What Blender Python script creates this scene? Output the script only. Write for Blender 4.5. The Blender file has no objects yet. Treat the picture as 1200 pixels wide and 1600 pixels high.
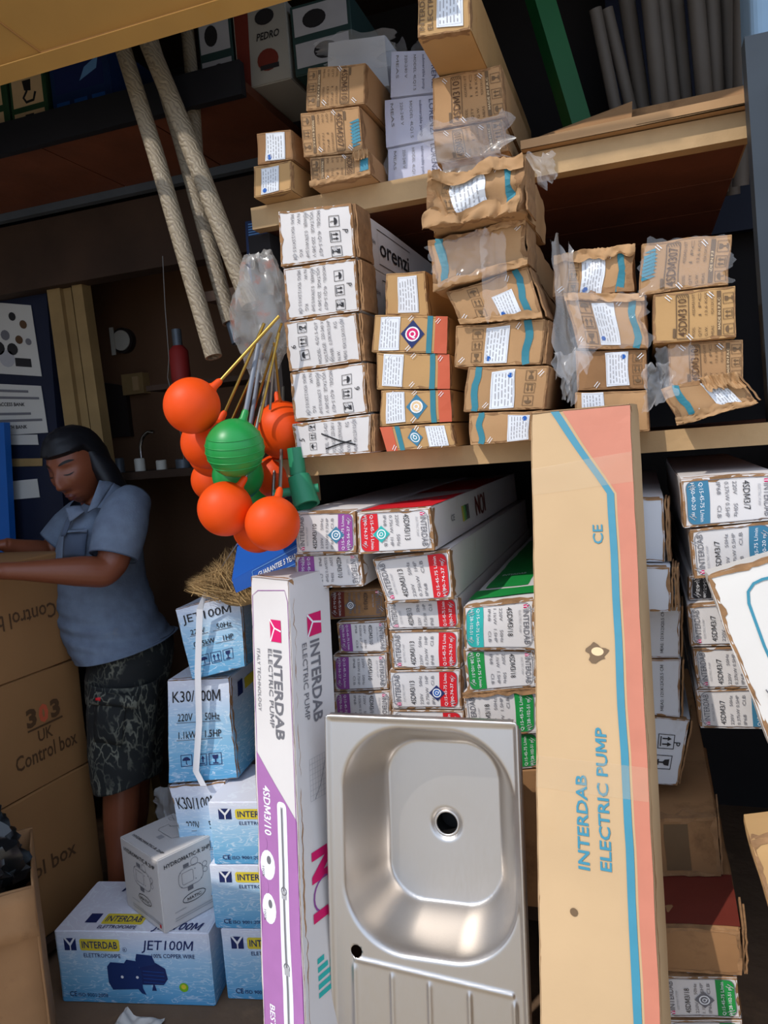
import bpy, bmesh, math, random
from mathutils import Vector, Matrix, noise
V = Vector
noise.seed_set(7); random.seed(7)
sc = bpy.context.scene
col = sc.collection

# ------------------------------------------------------------------ camera
EYE = V((0, 0, 1.45)); FPX = 1200.0
YAW, PITCH, ROLL = math.radians(18.9), math.radians(5.1), math.radians(4.6)
_fh = V((-math.sin(YAW), math.cos(YAW), 0)); _rh = V((math.cos(YAW), math.sin(YAW), 0)); _up = V((0, 0, 1))
CF = _fh*math.cos(PITCH) - _up*math.sin(PITCH)
_u0 = _up*math.cos(PITCH) + _fh*math.sin(PITCH)
CR = _rh*math.cos(ROLL) - _u0*math.sin(ROLL)
CU = _u0*math.cos(ROLL) + _rh*math.sin(ROLL)
cam = bpy.data.cameras.new('camera'); co = bpy.data.objects.new('camera', cam); col.objects.link(co)
cam.sensor_fit = 'VERTICAL'; cam.sensor_height = 36; cam.lens = 36*FPX/1600; cam.clip_start = .02
co.matrix_world = Matrix(((CR.x, CU.x, -CF.x, EYE.x), (CR.y, CU.y, -CF.y, EYE.y), (CR.z, CU.z, -CF.z, EYE.z), (0, 0, 0, 1)))
sc.camera = co
# ------------------------------------------------------------------ light
SUN = V((-.36, -.58, .73)).normalized()
w = bpy.data.worlds.new('sky'); sc.world = w; w.use_nodes = True
bg = w.node_tree.nodes['Background']; bg.inputs[0].default_value = (.62, .76, 1, 1); bg.inputs[1].default_value = 1.5
sl = bpy.data.lights.new('sun', 'SUN'); sl.energy = 2.75; sl.angle = math.radians(.6); sl.color = (1, .95, .88)
so = bpy.data.objects.new('sun', sl); col.objects.link(so); so.location = SUN*6
so.rotation_euler = SUN.to_track_quat('Z', 'Y').to_euler()
sc.view_settings.view_transform = 'Standard'; sc.view_settings.look = 'None'
sc.view_settings.exposure = 0; sc.view_settings.gamma = 1; sc.view_settings.use_curve_mapping = False

# ------------------------------------------------------------------ helpers
def ray(x, y): return CF + CR*((x-600)/FPX) + CU*((800-y)/FPX)
def onY(x, y, Y): d = ray(x, y); return EYE + d*((Y-EYE.y)/d.y)
def onZ(x, y, Z): d = ray(x, y); return EYE + d*((Z-EYE.z)/d.z)
def atz(x, y, z): return EYE + ray(x, y)*z
def lin(c):
    return tuple(((v/255)/12.92 if v/255 <= .04045 else ((v/255+.055)/1.055)**2.4) for v in c)
MATS = {}
def pmat(name, rgb, rough=.65, metal=0, var=.12, nscale=6, bump=0, bscale=60, rnd=0, spec=.35, rgb2=None, stain=None, corr=0, alpha=1, trans=0, sheen=0):
    """procedural material: base colour with soft blotches, optional second tone, per-object variation, fine relief"""
    m = bpy.data.materials.new(name); m.use_nodes = True; nt = m.node_tree; N = nt.nodes; L = nt.links
    b = N['Principled BSDF']; tc = N.new('ShaderNodeTexCoord')
    c = lin(rgb)
    if var or rgb2:
        n = N.new('ShaderNodeTexNoise'); n.inputs['Scale'].default_value = nscale; n.inputs['Detail'].default_value = 5
        L.new(tc.outputs['Object'], n.inputs['Vector'])
        r = N.new('ShaderNodeValToRGB'); r.color_ramp.elements[0].position = .3; r.color_ramp.elements[1].position = .72
        a = lin(rgb2) if rgb2 else tuple(v*(1-var) for v in c)
        r.color_ramp.elements[0].color = (*a, 1); r.color_ramp.elements[1].color = (*tuple(min(1, v*(1+var*.5)) for v in c), 1)
        L.new(n.outputs['Fac'], r.inputs['Fac']); out = r.outputs['Color']
        if stain:
            n2 = N.new('ShaderNodeTexNoise'); n2.inputs['Scale'].default_value = stain[1]; n2.inputs['Detail'].default_value = 8; n2.inputs['Roughness'].default_value = .7
            L.new(tc.outputs['Object'], n2.inputs['Vector'])
            r2 = N.new('ShaderNodeValToRGB'); r2.color_ramp.elements[0].position = stain[2]; r2.color_ramp.elements[1].position = stain[2]+.16
            L.new(n2.outputs['Fac'], r2.inputs['Fac'])
            mx = N.new('ShaderNodeMix'); mx.data_type = 'RGBA'; L.new(r2.outputs['Color'], mx.inputs['Factor'])
            L.new(out, mx.inputs['A']); mx.inputs['B'].default_value = (*lin(stain[0]), 1); out = mx.outputs['Result']
        if rnd:
            oi = N.new('ShaderNodeObjectInfo'); hs = N.new('ShaderNodeHueSaturation'); mr = N.new('ShaderNodeMapRange')
            mr.inputs['To Min'].default_value = 1-rnd; mr.inputs['To Max'].default_value = 1+rnd
            L.new(oi.outputs['Random'], mr.inputs['Value']); L.new(mr.outputs['Result'], hs.inputs['Value']); L.new(out, hs.inputs['Color']); out = hs.outputs['Color']
        L.new(out, b.inputs['Base Color'])
    else: b.inputs['Base Color'].default_value = (*c, 1)
    b.inputs['Roughness'].default_value = rough; b.inputs['Metallic'].default_value = metal; b.inputs['Specular IOR Level'].default_value = spec
    if alpha < 1: b.inputs['Alpha'].default_value = alpha
    if trans: b.inputs['Transmission Weight'].default_value = trans
    if bump:
        n3 = N.new('ShaderNodeTexNoise'); n3.inputs['Scale'].default_value = bscale; n3.inputs['Detail'].default_value = 6
        L.new(tc.outputs['Object'], n3.inputs['Vector']); bp = N.new('ShaderNodeBump'); bp.inputs['Strength'].default_value = bump; bp.inputs['Distance'].default_value = .01
        L.new(n3.outputs['Fac'], bp.inputs['Height']); L.new(bp.outputs['Normal'], b.inputs['Normal'])
    MATS[name] = m; return m
def M(n): return MATS[n]

KR = (174, 134, 92)
pmat('kraft', KR, .75, var=.14, nscale=7, bump=.12, bscale=30, rnd=.06, stain=((148, 110, 74), 5, .60))
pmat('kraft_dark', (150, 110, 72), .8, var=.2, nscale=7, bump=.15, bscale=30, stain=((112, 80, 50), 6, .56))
pmat('kraft_yellow', (184, 144, 94), .75, var=.12, nscale=7, bump=.1, bscale=30, stain=((168, 120, 66), 5, .6))
pmat('kraft_pale', (190, 158, 118), .72, var=.07, nscale=5, bump=.06, bscale=40, stain=((190, 156, 114), 4, .64))
pmat('kraft_core', (150, 112, 76), .9, var=.3, nscale=40, bump=.3, bscale=90)
pmat('box_white', (211, 205, 201), .6, var=.06, nscale=5, bump=.06, bscale=30, rnd=.03, stain=((196, 184, 170), 9, .64))
pmat('box_grey', (205, 205, 208), .6, var=.07, nscale=5, bump=.06, bscale=30, stain=((182, 178, 174), 8, .62))
pmat('box_lilac', (198, 200, 222), .45, var=.1, nscale=7, bump=.12, bscale=25)
pmat('control_brown', (150, 108, 66), .75, var=.08, nscale=4, bump=.05, bscale=40)
pmat('paper_label', (224, 226, 230), .35, var=.04, nscale=20, bump=.05, bscale=60, spec=.5)
for n, c in dict(black=(38, 36, 38), grey=(110, 108, 112), lgrey=(168, 166, 168), purple=(140, 70, 140), lpurple=(166, 110, 164), magenta=(206, 24, 96), red=(204, 28, 38),
                 green=(26, 138, 62), aqua=(44, 168, 160), steel=(60, 118, 146), teal=(52, 122, 136), sky=(60, 130, 150), salmon=(188, 116, 92), orange=(196, 92, 62), navy=(34, 46, 96),
                 yellow=(228, 204, 60), white=(232, 232, 234), blue=(36, 92, 170), dred=(106, 42, 32), brown=(88, 62, 40), lblue=(110, 160, 214), kraftmark=(108, 84, 58), lime=(130, 190, 40), cream=(222, 190, 146), badge=(150, 196, 214)).items():
    pmat('ink_'+n, c, .55, var=.05, nscale=30, spec=.3)

class MB:
    """collects polygons for ONE mesh object"""
    def __init__(s): s.v = []; s.f = []; s.m = []; s.mats = []
    def mi(s, m):
        if m not in s.mats: s.mats.append(m)
        return s.mats.index(m)
    def add(s, vs, fs, m):
        o = len(s.v); s.v += [V(p) for p in vs]; k = s.mi(m)
        for f in fs: s.f.append([o+i for i in f]); s.m.append(k)
    def box(s, a, b, m):
        (x0, y0, z0), (x1, y1, z1) = a, b
        s.add([(x0, y0, z0), (x1, y0, z0), (x1, y1, z0), (x0, y1, z0), (x0, y0, z1), (x1, y0, z1), (x1, y1, z1), (x0, y1, z1)],
              [(0, 3, 2, 1), (4, 5, 6, 7), (0, 1, 5, 4), (1, 2, 6, 5), (2, 3, 7, 6), (3, 0, 4, 7)], m)
    def hexa(s, b4, t4, m):
        s.add(list(b4)+list(t4), [(0, 3, 2, 1), (4, 5, 6, 7), (0, 1, 5, 4), (1, 2, 6, 5), (2, 3, 7, 6), (3, 0, 4, 7)], m)
    def bar(s, a, b, wx, wz, m, up=V((0, 0, 1))):
        a = V(a); b = V(b); d = (b-a).normalized(); x = d.cross(up)
        if x.length < 1e-4: x = V((1, 0, 0))
        x.normalize(); z = x.cross(d)
        q = [(-1, -1), (1, -1), (1, 1), (-1, 1)]
        s.hexa([a+x*wx/2*i+z*wz/2*j for i, j in q], [b+x*wx/2*i+z*wz/2*j for i, j in q], m)
    def tube(s, pts, r, m, n=10, hollow=0, caps=True):
        pts = [V(p) for p in pts]; rings = []
        rr = r if isinstance(r, (list, tuple)) else [r]*len(pts)
        d0 = (pts[1]-pts[0]).normalized(); x = d0.orthogonal().normalized()
        for i, p in enumerate(pts):
            d = (pts[min(i+1, len(pts)-1)]-pts[max(i-1, 0)]).normalized()
            x = (x-d*x.dot(d)).normalized(); y = d.cross(x)
            rings.append([p+(x*math.cos(t)+y*math.sin(t))*rr[i] for t in [2*math.pi*k/n for k in range(n)]])
        o = len(s.v); k = s.mi(m)
        for rg in rings: s.v += rg
        for i in range(len(pts)-1):
            for j in range(n):
                s.f.append([o+i*n+j, o+i*n+(j+1) % n, o+(i+1)*n+(j+1) % n, o+(i+1)*n+j]); s.m.append(k)
        if hollow:
            for e, rg, p in ((0, rings[0], pts[0]), (1, rings[-1], pts[-1])):
                q = (pts[1]-pts[0]).normalized()*.06 if e == 0 else (pts[-2]-pts[-1]).normalized()*.06
                o2 = len(s.v); s.v += [p+(a-p)*hollow for a in rg]+[p+q+(a-p)*hollow for a in rg]
                b0 = o + (0 if e == 0 else (len(pts)-1)*n)
                for j in range(n):
                    j2 = (j+1) % n
                    s.f.append([b0+j, b0+j2, o2+j2, o2+j]); s.m.append(k); s.f.append([o2+j, o2+j2, o2+n+j2, o2+n+j]); s.m.append(k)
                s.f.append([o2+n+j for j in range(n)]); s.m.append(k)
        elif caps:
            s.f.append([o+j for j in range(n)][::-1]); s.m.append(k)
            s.f.append([o+(len(pts)-1)*n+j for j in range(n)]); s.m.append(k)
    def ball(s, c, r, m, n=24, k=16, sq=(1, 1, 1)):
        c = V(c); vs = [c+V((0, 0, r*sq[2]))]; fs = []
        for i in range(1, k):
            a = math.pi*i/k
            for j in range(n):
                t = 2*math.pi*j/n; vs.append(c+V((r*sq[0]*math.sin(a)*math.cos(t), r*sq[1]*math.sin(a)*math.sin(t), r*sq[2]*math.cos(a))))
        vs.append(c-V((0, 0, r*sq[2])))
        for j in range(n):
            fs.append((0, 1+j, 1+(j+1) % n)); fs.append((len(vs)-1, 1+(k-2)*n+(j+1) % n, 1+(k-2)*n+j))
        for i in range(k-2):
            for j in range(n): fs.append((1+i*n+j, 1+(i+1)*n+j, 1+(i+1)*n+(j+1) % n, 1+i*n+(j+1) % n))
        s.add(vs, fs, m)
    def loft(s, rings, m, caps=True):
        n = len(rings[0]); o = len(s.v); k = s.mi(m)
        for rg in rings: s.v += [V(p) for p in rg]
        for i in range(len(rings)-1):
            for j in range(n): s.f.append([o+i*n+j, o+i*n+(j+1) % n, o+(i+1)*n+(j+1) % n, o+(i+1)*n+j]); s.m.append(k)
        if caps:
            s.f.append([o+j for j in range(n)][::-1]); s.m.append(k); s.f.append([o+(len(rings)-1)*n+j for j in range(n)]); s.m.append(k)
    def grid(s, fn, nx, ny, m, skip=None):
        o = len(s.v); k = s.mi(m)
        for j in range(ny+1):
            for i in range(nx+1): s.v.append(V(fn(i/nx, j/ny)))
        for j in range(ny):
            for i in range(nx):
                if skip and skip(i, j): continue
                a = o+j*(nx+1)+i; s.f.append([a, a+1, a+nx+2, a+nx+1]); s.m.append(k)
    def build(s, name, parent=None, smooth=None, loc=None, weld=0):
        base = parent_loc(parent) if parent else (V(loc) if loc is not None else V((0, 0, 0)))
        me = bpy.data.meshes.new(name); me.from_pydata([p-base for p in s.v], [], s.f)
        for mm in s.mats: me.materials.append(MATS[mm])
        me.polygons.foreach_set('material_index', s.m)
        if weld:
            bm = bmesh.new(); bm.from_mesh(me); bmesh.ops.remove_doubles(bm, verts=bm.verts, dist=weld); bmesh.ops.recalc_face_normals(bm, faces=bm.faces); bm.to_mesh(me); bm.free()
        if smooth is not None:
            me.polygons.foreach_set('use_smooth', [True]*len(me.polygons)); me.set_sharp_from_angle(angle=math.radians(smooth))
        me.update()
        o = bpy.data.objects.new(name, me); col.objects.link(o)
        if parent: o.parent = parent; o.location = (0, 0, 0)
        else: o.location = base
        return o
def parent_loc(p):
    l = V((0, 0, 0))
    while p: l += p.location; p = p.parent
    return l
def tag(o, label, cat, group=None):
    o['label'] = label; o['category'] = cat
    if group: o['group'] = group
    return o
def thing(name, label, cat, loc, group=None):
    o = bpy.data.objects.new(name, None); o.empty_display_size = .05; col.objects.link(o); o.location = V(loc); return tag(o, label, cat, group)
def struct(mb, name, **k): o = mb.build(name, **k); o['kind'] = 'structure'; return o

GL = {}; CH = {}
def _raw(t, bold):
    c = bpy.data.curves.new('t', 'FONT'); c.body = t; c.resolution_u = 2; c.offset = bold
    o = bpy.data.objects.new('t', c); m = bpy.data.meshes.new_from_object(o)
    r = ([(p.co.x, p.co.y) for p in m.vertices], [tuple(p.vertices) for p in m.polygons])
    bpy.data.objects.remove(o); bpy.data.curves.remove(c); bpy.data.meshes.remove(m); return r
def _char(ch, bold):
    k = (ch, bold)
    if k not in CH:
        mx = lambda t: max(p[0] for p in _raw(t, 0)[0])
        ad = mx('I'+ch+'I')-mx('II')
        if ch == 'M':          # upright-legged capital
            w, h, q = ad*.86, .7, .095+2*bold; x = ad*.07
            vs = [(x, 0), (x+q, 0), (x+q, h), (x, h), (x+w-q, 0), (x+w, 0), (x+w, h), (x+w-q, h), (x+q*.2, h), (x+q*1.2, h), (x+w/2+q*.5, .12), (x+w/2-q*.5, .12), (x+w-q*1.2, h), (x+w-q*.2, h)]
            CH[k] = (vs, [(0, 1, 2, 3), (4, 5, 6, 7), (8, 11, 10, 9), (12, 11, 10, 13)], ad)
        else: v, f = _raw(ch, bold) if ch != ' ' else ([], []); CH[k] = (v, f, ad)
    return CH[k]
def glyphs(txt, bold):
    k = (txt, bold)
    if k not in GL:
        vs, fs, x = [], [], 0
        for ch in txt:
            v, f, ad = _char(ch, bold); o = len(vs); vs += [(a+x, b) for a, b in v]; fs += [tuple(i+o for i in g) for g in f]; x += ad
        x0 = min(p[0] for p in vs) if vs else 0; x1 = max(p[0] for p in vs) if vs else 1
        GL[k] = ([(p[0]-x0, p[1]) for p in vs], fs, x1-x0)
    return GL[k]

UPZ = V((0, 0, 1))
def print_parts(c, name, root):
    """large printed fields become parts of their own, the lettering stays one part"""
    mb = c.mb; par = list(range(len(mb.v)))
    def find(i):
        while par[i] != i: par[i] = par[par[i]]; i = par[i]
        return i
    for f in mb.f:
        a = find(f[0])
        for j in f[1:]: par[find(j)] = a
    comp = {}
    for k, f in enumerate(mb.f): comp.setdefault(find(f[0]), []).append(k)
    lim = .3*max(c.W, c.H); big = []; rest = []
    for fs in comp.values():
        P = [mb.v[i] for k in fs for i in mb.f[k]]; d = (V((max(p.x for p in P), max(p.y for p in P), max(p.z for p in P)))-V((min(p.x for p in P), min(p.y for p in P), min(p.z for p in P)))).length
        (big.append(fs) if d > lim else rest.extend(fs))
    def mk(fs, nm):
        m2 = MB(); mp = {}
        for k in fs:
            g = []
            for i in mb.f[k]:
                if i not in mp: mp[i] = len(m2.v); m2.v.append(mb.v[i])
                g.append(mp[i])
            m2.f.append(g); m2.m.append(m2.mi(mb.mats[mb.m[k]]))
        return m2.build(nm, root)
    for fs in big: o = mk(fs, 'printed_field' if len(fs) > 0 and name != 'tape' and name != 'shipping_label' else name)
    if rest:
        o = mk(rest, name)
        if len(rest) > 1 and name not in ('tape', 'shipping_label'): o['kind'] = 'stuff'
    return o
class Canvas:
    """flat print on a surface: fn(u, v, off) -> world; W, H are the surface's size in metres"""
    def __init__(s, fn, W, H, rot=0, mb=None):
        s.fn = fn; s.mb = mb or MB(); s.rot = rot
        s.W, s.H = (W, H) if rot in (0, 180) else (H, W)
    def p(s, x, y, l):
        a, b = x/s.W, y/s.H; r = s.rot
        u, v = (a, b) if r == 0 else (1-b, a) if r == 90 else (b, 1-a) if r == -90 else (1-a, 1-b)
        return s.fn(u, v, .0008+.0003*l)
    def rect(s, x0, y0, x1, y1, m, l=1, st=.02):
        nx = max(1, int(abs(x1-x0)/st)); ny = max(1, int(abs(y1-y0)/st))
        s.mb.grid(lambda a, b: s.p(x0+(x1-x0)*a, y0+(y1-y0)*b, l), nx, ny, m)
    def poly(s, pts, m, l=2): s.mb.add([s.p(x, y, l) for x, y in pts], [list(range(len(pts)))], m)
    def quad(s, q, m, l=1, nx=6, ny=6):
        def f(a, b):
            x = (q[0][0]*(1-a)+q[1][0]*a)*(1-b)+(q[3][0]*(1-a)+q[2][0]*a)*b
            y = (q[0][1]*(1-a)+q[1][1]*a)*(1-b)+(q[3][1]*(1-a)+q[2][1]*a)*b
            return s.p(x, y, l)
        s.mb.grid(f, nx, ny, m)
    def rr(s, x0, y0, x1, y1, r, m, l=1, corners='tb'):
        ys = []; n = 4
        for i in range(n+1): ys.append((y0+r*(1-math.cos(math.pi/2*i/n)), r*(1-math.sin(math.pi/2*i/n)) if 'b' in corners else 0))
        nr = max(4, int((y1-y0)/.02)); ys += [(y0+r+(y1-y0-2*r)*k/nr, 0) for k in range(1, nr)]
        for i in range(n, -1, -1): ys.append((y1-r*(1-math.cos(math.pi/2*i/n)), r*(1-math.sin(math.pi/2*i/n)) if 't' in corners else 0))
        nx = 8; o = len(s.mb.v); k = s.mb.mi(m)
        for y, d in ys:
            for i in range(nx+1): s.mb.v.append(s.p(x0+d+(x1-x0-2*d)*i/nx, y, l))
        for j in range(len(ys)-1):
            for i in range(nx): a = o+j*(nx+1)+i; s.mb.f.append([a, a+1, a+nx+2, a+nx+1]); s.mb.m.append(k)
    def path(s, pts, t, m, l=2, close=False):
        P = [V((x, y)) for x, y in pts]
        if close: P.append(P[0])
        o = len(s.mb.v); k = s.mb.mi(m)
        for i, p in enumerate(P):
            if close: d = P[(i+1) % (len(P)-1)]-P[i-1 if i > 0 else len(P)-2]
            else: d = P[min(i+1, len(P)-1)]-P[max(i-1, 0)]
            d = d.normalized() if d.length > 0 else V((1, 0)); nn = V((-d.y, d.x))*t/2
            s.mb.v += [s.p(*(p-nn), l), s.p(*(p+nn), l)]
        for i in range(len(P)-1): s.mb.f.append([o+2*i, o+2*i+2, o+2*i+3, o+2*i+1]); s.mb.m.append(k)
    def rro(s, x0, y0, x1, y1, r, t, m, l=2):
        pts = []
        for cx, cy, a0 in ((x1-r, y0+r, -90), (x1-r, y1-r, 0), (x0+r, y1-r, 90), (x0+r, y0+r, 180)):
            for k in range(5): a = math.radians(a0+22.5*k); pts.append((cx+r*math.cos(a), cy+r*math.sin(a)))
        P = []
        for i, a in enumerate(pts):
            b = pts[(i+1) % len(pts)]; P.append(a); L = math.dist(a, b)
            if L > .03: P += [(a[0]+(b[0]-a[0])*k/4, a[1]+(b[1]-a[1])*k/4) for k in (1, 2, 3)]
        s.path(P, t, m, l, True)
    def disc(s, x, y, r, m, l=2, n=16, ry=None): s.poly([(x+r*math.cos(2*math.pi*k/n), y+(ry or r)*math.sin(2*math.pi*k/n)) for k in range(n)], m, l)
    def ring(s, x, y, r, t, m, l=2, n=20, ry=None): s.path([(x+r*math.cos(2*math.pi*k/n), y+(ry or r)*math.sin(2*math.pi*k/n)) for k in range(n)], t, m, l, True)
    def text(s, t, x, y, h, m, w=None, l=3, bold=.01, al='l', slant=0, rot=0):
        vs, fs, tw = glyphs(t, bold); sy = h/.7; sx = sy if w is None else w/tw
        x0 = x-(tw*sx if al == 'r' else tw*sx/2 if al == 'c' else 0)
        cr, sr = math.cos(math.radians(rot)), math.sin(math.radians(rot)); pts = []
        for a, b in vs:
            dx, dy = x0-x+a*sx+slant*b*sy, b*sy
            pts.append(s.p(x+dx*cr-dy*sr, y+dx*sr+dy*cr, l))
        s.mb.add(pts, fs, m)
    def icon(s, kind, x, y, z, m, l=2):
        """packing pictogram in a square frame of size z, lower-left corner x, y"""
        t = z*.07; s.path([(x, y), (x+z, y), (x+z, y+z), (x, y+z)], t, m, l, True); X = lambda a: x+a*z; Y = lambda a: y+a*z
        if kind == 'up':
            for a in (.3, .7):
                s.path([(X(a), Y(.25)), (X(a), Y(.6))], z*.1, m, l); s.poly([(X(a-.16), Y(.58)), (X(a+.16), Y(.58)), (X(a), Y(.85))], m, l)
            s.path([(X(.15), Y(.15)), (X(.85), Y(.15))], t, m, l)
        elif kind == 'umb':
            s.poly([(X(.5+.36*math.cos(math.pi*k/8)), Y(.5+.32*math.sin(math.pi*k/8))) for k in range(9)], m, l)
            s.path([(X(.5), Y(.5)), (X(.5), Y(.2)), (X(.6), Y(.14))], t, m, l)
        else:
            s.poly([(X(.25), Y(.85)), (X(.3), Y(.55)), (X(.5), Y(.42)), (X(.7), Y(.55)), (X(.75), Y(.85))], m, l)
            s.path([(X(.5), Y(.45)), (X(.5), Y(.15))], z*.1, m, l); s.path([(X(.28), Y(.13)), (X(.72), Y(.13))], z*.1, m, l)

# ------------------------------------------------------------------ cartons
class Carton:
    """cardboard carton: front corners TL, TR, BR, BL in world space, running back along D"""
    def __init__(s, name, label, quad, D, mat='kraft', crush=.002, seed=1, group=None, base=None, on=None, seg=(10, 8, 10), edge='kraft_core', rag=1.35, cat='carton', taper=0, flaps=0, coarse=9):
        q = [V(p) for p in quad]
        if base is not None:
            for k in (2, 3): q[k].z = base+.001
        if on is not None:
            a, b = on.q[0], on.q[1]
            for k in (2, 3):
                t = (q[k].x-a.x)/(b.x-a.x); t = max(0, min(1, t)); q[k].z = a.z+(b.z-a.z)*t+.001+on.crush*.3
        s.q = q; s.D = V(D); s.crush = crush; s.seed = seed; s.cf = coarse
        s.W = ((q[1]-q[0]).length+(q[2]-q[3]).length)/2; s.H = ((q[0]-q[3]).length+(q[1]-q[2]).length)/2; s.L = s.D.length
        s.n = (q[1]-q[0]).cross(q[3]-q[0]).normalized()
        if s.n.dot(s.D) > 0: s.n = -s.n
        c = (q[2]+q[3])/2+s.D*.5; low = min(p.z for p in q+[p+s.D for p in q])
        s.root = thing(name, label, cat, (c.x, c.y, low), group)
        mb = MB(); nx, ny, nz = seg; e = .012
        def par(n): return [0, e]+[e+(1-2*e)*k/(n-2) for k in range(1, n-2)]+[1-e, 1]
        for a in ('f', 'b', 'l', 'r', 't', 'o'):
            U, Vv = {'f': (nx, ny), 'b': (nx, ny), 'l': (nz, ny), 'r': (nz, ny), 't': (nx, nz), 'o': (nx, nz)}[a]
            pu, pv = par(U), par(Vv); o = len(mb.v); k = mb.mi(mat)
            for b in pv:
                for t in pu: mb.v.append(s.P(*{'f': (t, b, 0), 'b': (t, b, 1), 'l': (0, b, t), 'r': (1, b, t), 't': (t, 1, b), 'o': (t, 0, b)}[a]))
            nu = len(pu)
            for j in range(len(pv)-1):
                for i in range(nu-1): z = o+j*nu+i; mb.f.append([z, z+1, z+nu+1, z+nu]); mb.m.append(k)
        s.body = mb.build('body', s.root, smooth=32, weld=1e-5)
        if edge: s.torn(edge, rag)
        if flaps: s.flap(flaps, edge or 'kraft_core', mat)
    def P(s, u, v, w):
        q = s.q
        # slight rounding of edges
        ex = [int(t < 1e-6)-int(t > 1-1e-6) for t in (u, v, w)]
        k = sum(1 for t in ex if t)
        if k >= 2:
            r = .0022; u += ex[0]*r/s.W; v += ex[1]*r/s.H; w += ex[2]*r/s.L
        p = (q[3]*(1-u)+q[2]*u)*(1-v)+(q[0]*(1-u)+q[1]*u)*v+s.D*w
        if s.crush:
            f = s.cf; c = V((u*s.W*f+s.seed*3.1, v*s.H*f+s.seed*1.7, w*s.L*f))
            ed = max(0, 1-min(u, 1-u, v, 1-v)*6)*.5+.7; fr = .55+.9*max(0, 1-w*s.L*9)
            a = noise.noise_vector(c)*(s.crush*fr)+noise.noise_vector(c*2.7)*(s.crush*.45*ed*fr)
            g = min(1, v*s.H/.01) if v < .2 else 1
            a.z *= .25+.5*g; p = p+a
        return p
    def front(s, u, v, off): return s.P(max(1e-5, min(1-1e-5, u)), max(1e-5, min(1-1e-5, v)), 0)+s.n*off
    def top(s, u, v, off): return s.P(u*.998+.001, 1, v)+V((0, 0, off))
    def side(s, sgn, u, v, off):
        nrm = (s.q[1]-s.q[0]).normalized(); nrm = (nrm-s.D.normalized()*nrm.dot(s.D.normalized())).normalized()*sgn
        return s.P(1 if sgn > 0 else 0, v, u if sgn > 0 else 1-u)+nrm*off
    def canvas(s, rot=0): return Canvas(s.front, s.W, s.H, rot)
    def done(s, c, name='printing'): return print_parts(c, name, s.root)
    def torn(s, m, rag):
        mb = MB(); pts = []
        per = [((0, 1), (1, 1)), ((1, 1), (1, 0)), ((1, 0), (0, 0)), ((0, 0), (0, 1))]
        for a, b in per:
            n = max(8, int(math.dist((a[0]*s.W, a[1]*s.H), (b[0]*s.W, b[1]*s.H))/.008))
            for k in range(n): t = k/n; pts.append((a[0]+(b[0]-a[0])*t, a[1]+(b[1]-a[1])*t))
        cx = (s.q[0]+s.q[1]+s.q[2]+s.q[3])/4; o = len(mb.v); k = mb.mi(m); N = len(pts)
        for i, (u, v) in enumerate(pts):
            r = noise.noise(V((i*.37, s.seed*2.3, 0))); r2 = noise.noise(V((i*.23, s.seed*5.3, 4)))
            wi = (.0022+.0028*abs(r)+.006*max(0, r2-.25))*rag
            ui = .5+(u-.5)*(1-2*wi/s.W); vi = .5+(v-.5)*(1-2*wi/s.H)
            e = s.P(min(1, max(0, u)), min(1, max(0, v)), 0); od = (e-cx).normalized()
            mb.v += [s.front(ui, vi, .0006), e+s.n*(.001+.003*abs(r)*rag)+od*.0008*rag, s.P(u, v, min(.3, .01*(1+abs(r2)*2*rag)/s.L))+od*.0009]
        for i in range(N):
            j = (i+1) % N
            for a in (0, 1): mb.f.append([o+3*i+a, o+3*j+a, o+3*j+a+1, o+3*i+a+1]); mb.m.append(k)
        mb.build('torn_edge', s.root, smooth=60)
    def shred(s, edge, seed, amp=.009, w=.028, m='kraft_core', cover=(0, 1)):
        """crumpled, torn fold of board along the top or bottom front edge"""
        mb = MB(); vv = 1 if edge == 't' else 0; sg = -1 if vv else 1
        def f(a, b):
            u = cover[0]+(cover[1]-cover[0])*a; r = noise.noise(V((a*9, b*2.2, seed))); r2 = 1-2*abs(noise.noise(V((a*15, b*4, seed+5))))
            p = s.P(min(.999, max(.001, u)), min(.999, max(.001, vv+sg*(b-.35)*w/s.H*(1+.5*r))), 0) if b > .35 else s.P(min(.999, max(.001, u)), vv, (.35-b)*w/s.L)
            return p+s.n*(.003+amp*(.5+.6*r+.35*r2))+UPZ*(-sg*amp*.35*(r2+.4)*(1 if b < .6 else .2))
        mb.grid(f, 44, 9, m); mb.build('torn_fold', s.root, smooth=50)
    def flap(s, n, m, m2):
        """cut edges of the end flaps standing proud along the right edge"""
        R = (s.q[1]-s.q[0]).normalized()
        for i in range(n):
            mb = MB(); o = .0015+.0042*i; ln = (.09-.02*i)
            a = [s.q[1]+R*o-s.n*.004, s.q[2]+R*o-s.n*.004]; d = s.D.normalized()*ln+R*.004
            ns = 10; rows = []
            for k in range(ns+1):
                t = k/ns; p = a[0].lerp(a[1], .02+.96*t); jx = noise.noise(V((k*.6, s.seed*1.3, i)))*.003
                p = p+R*jx; rows.append([p, p+R*.0032, p+R*.0032+d, p+d])
            mb.loft(rows, m); mb.build('flap', s.root, smooth=40)

def ontri(q, Y): return [onY(x, y, (Y[i] if isinstance(Y, (list, tuple)) else Y)) for i, (x, y) in enumerate(q)]
def jag(c, m, l, x0, y0, x1, y1, n=14, seed=0, amp=.15):
    """sticker with slightly uneven outline"""
    pass

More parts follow.
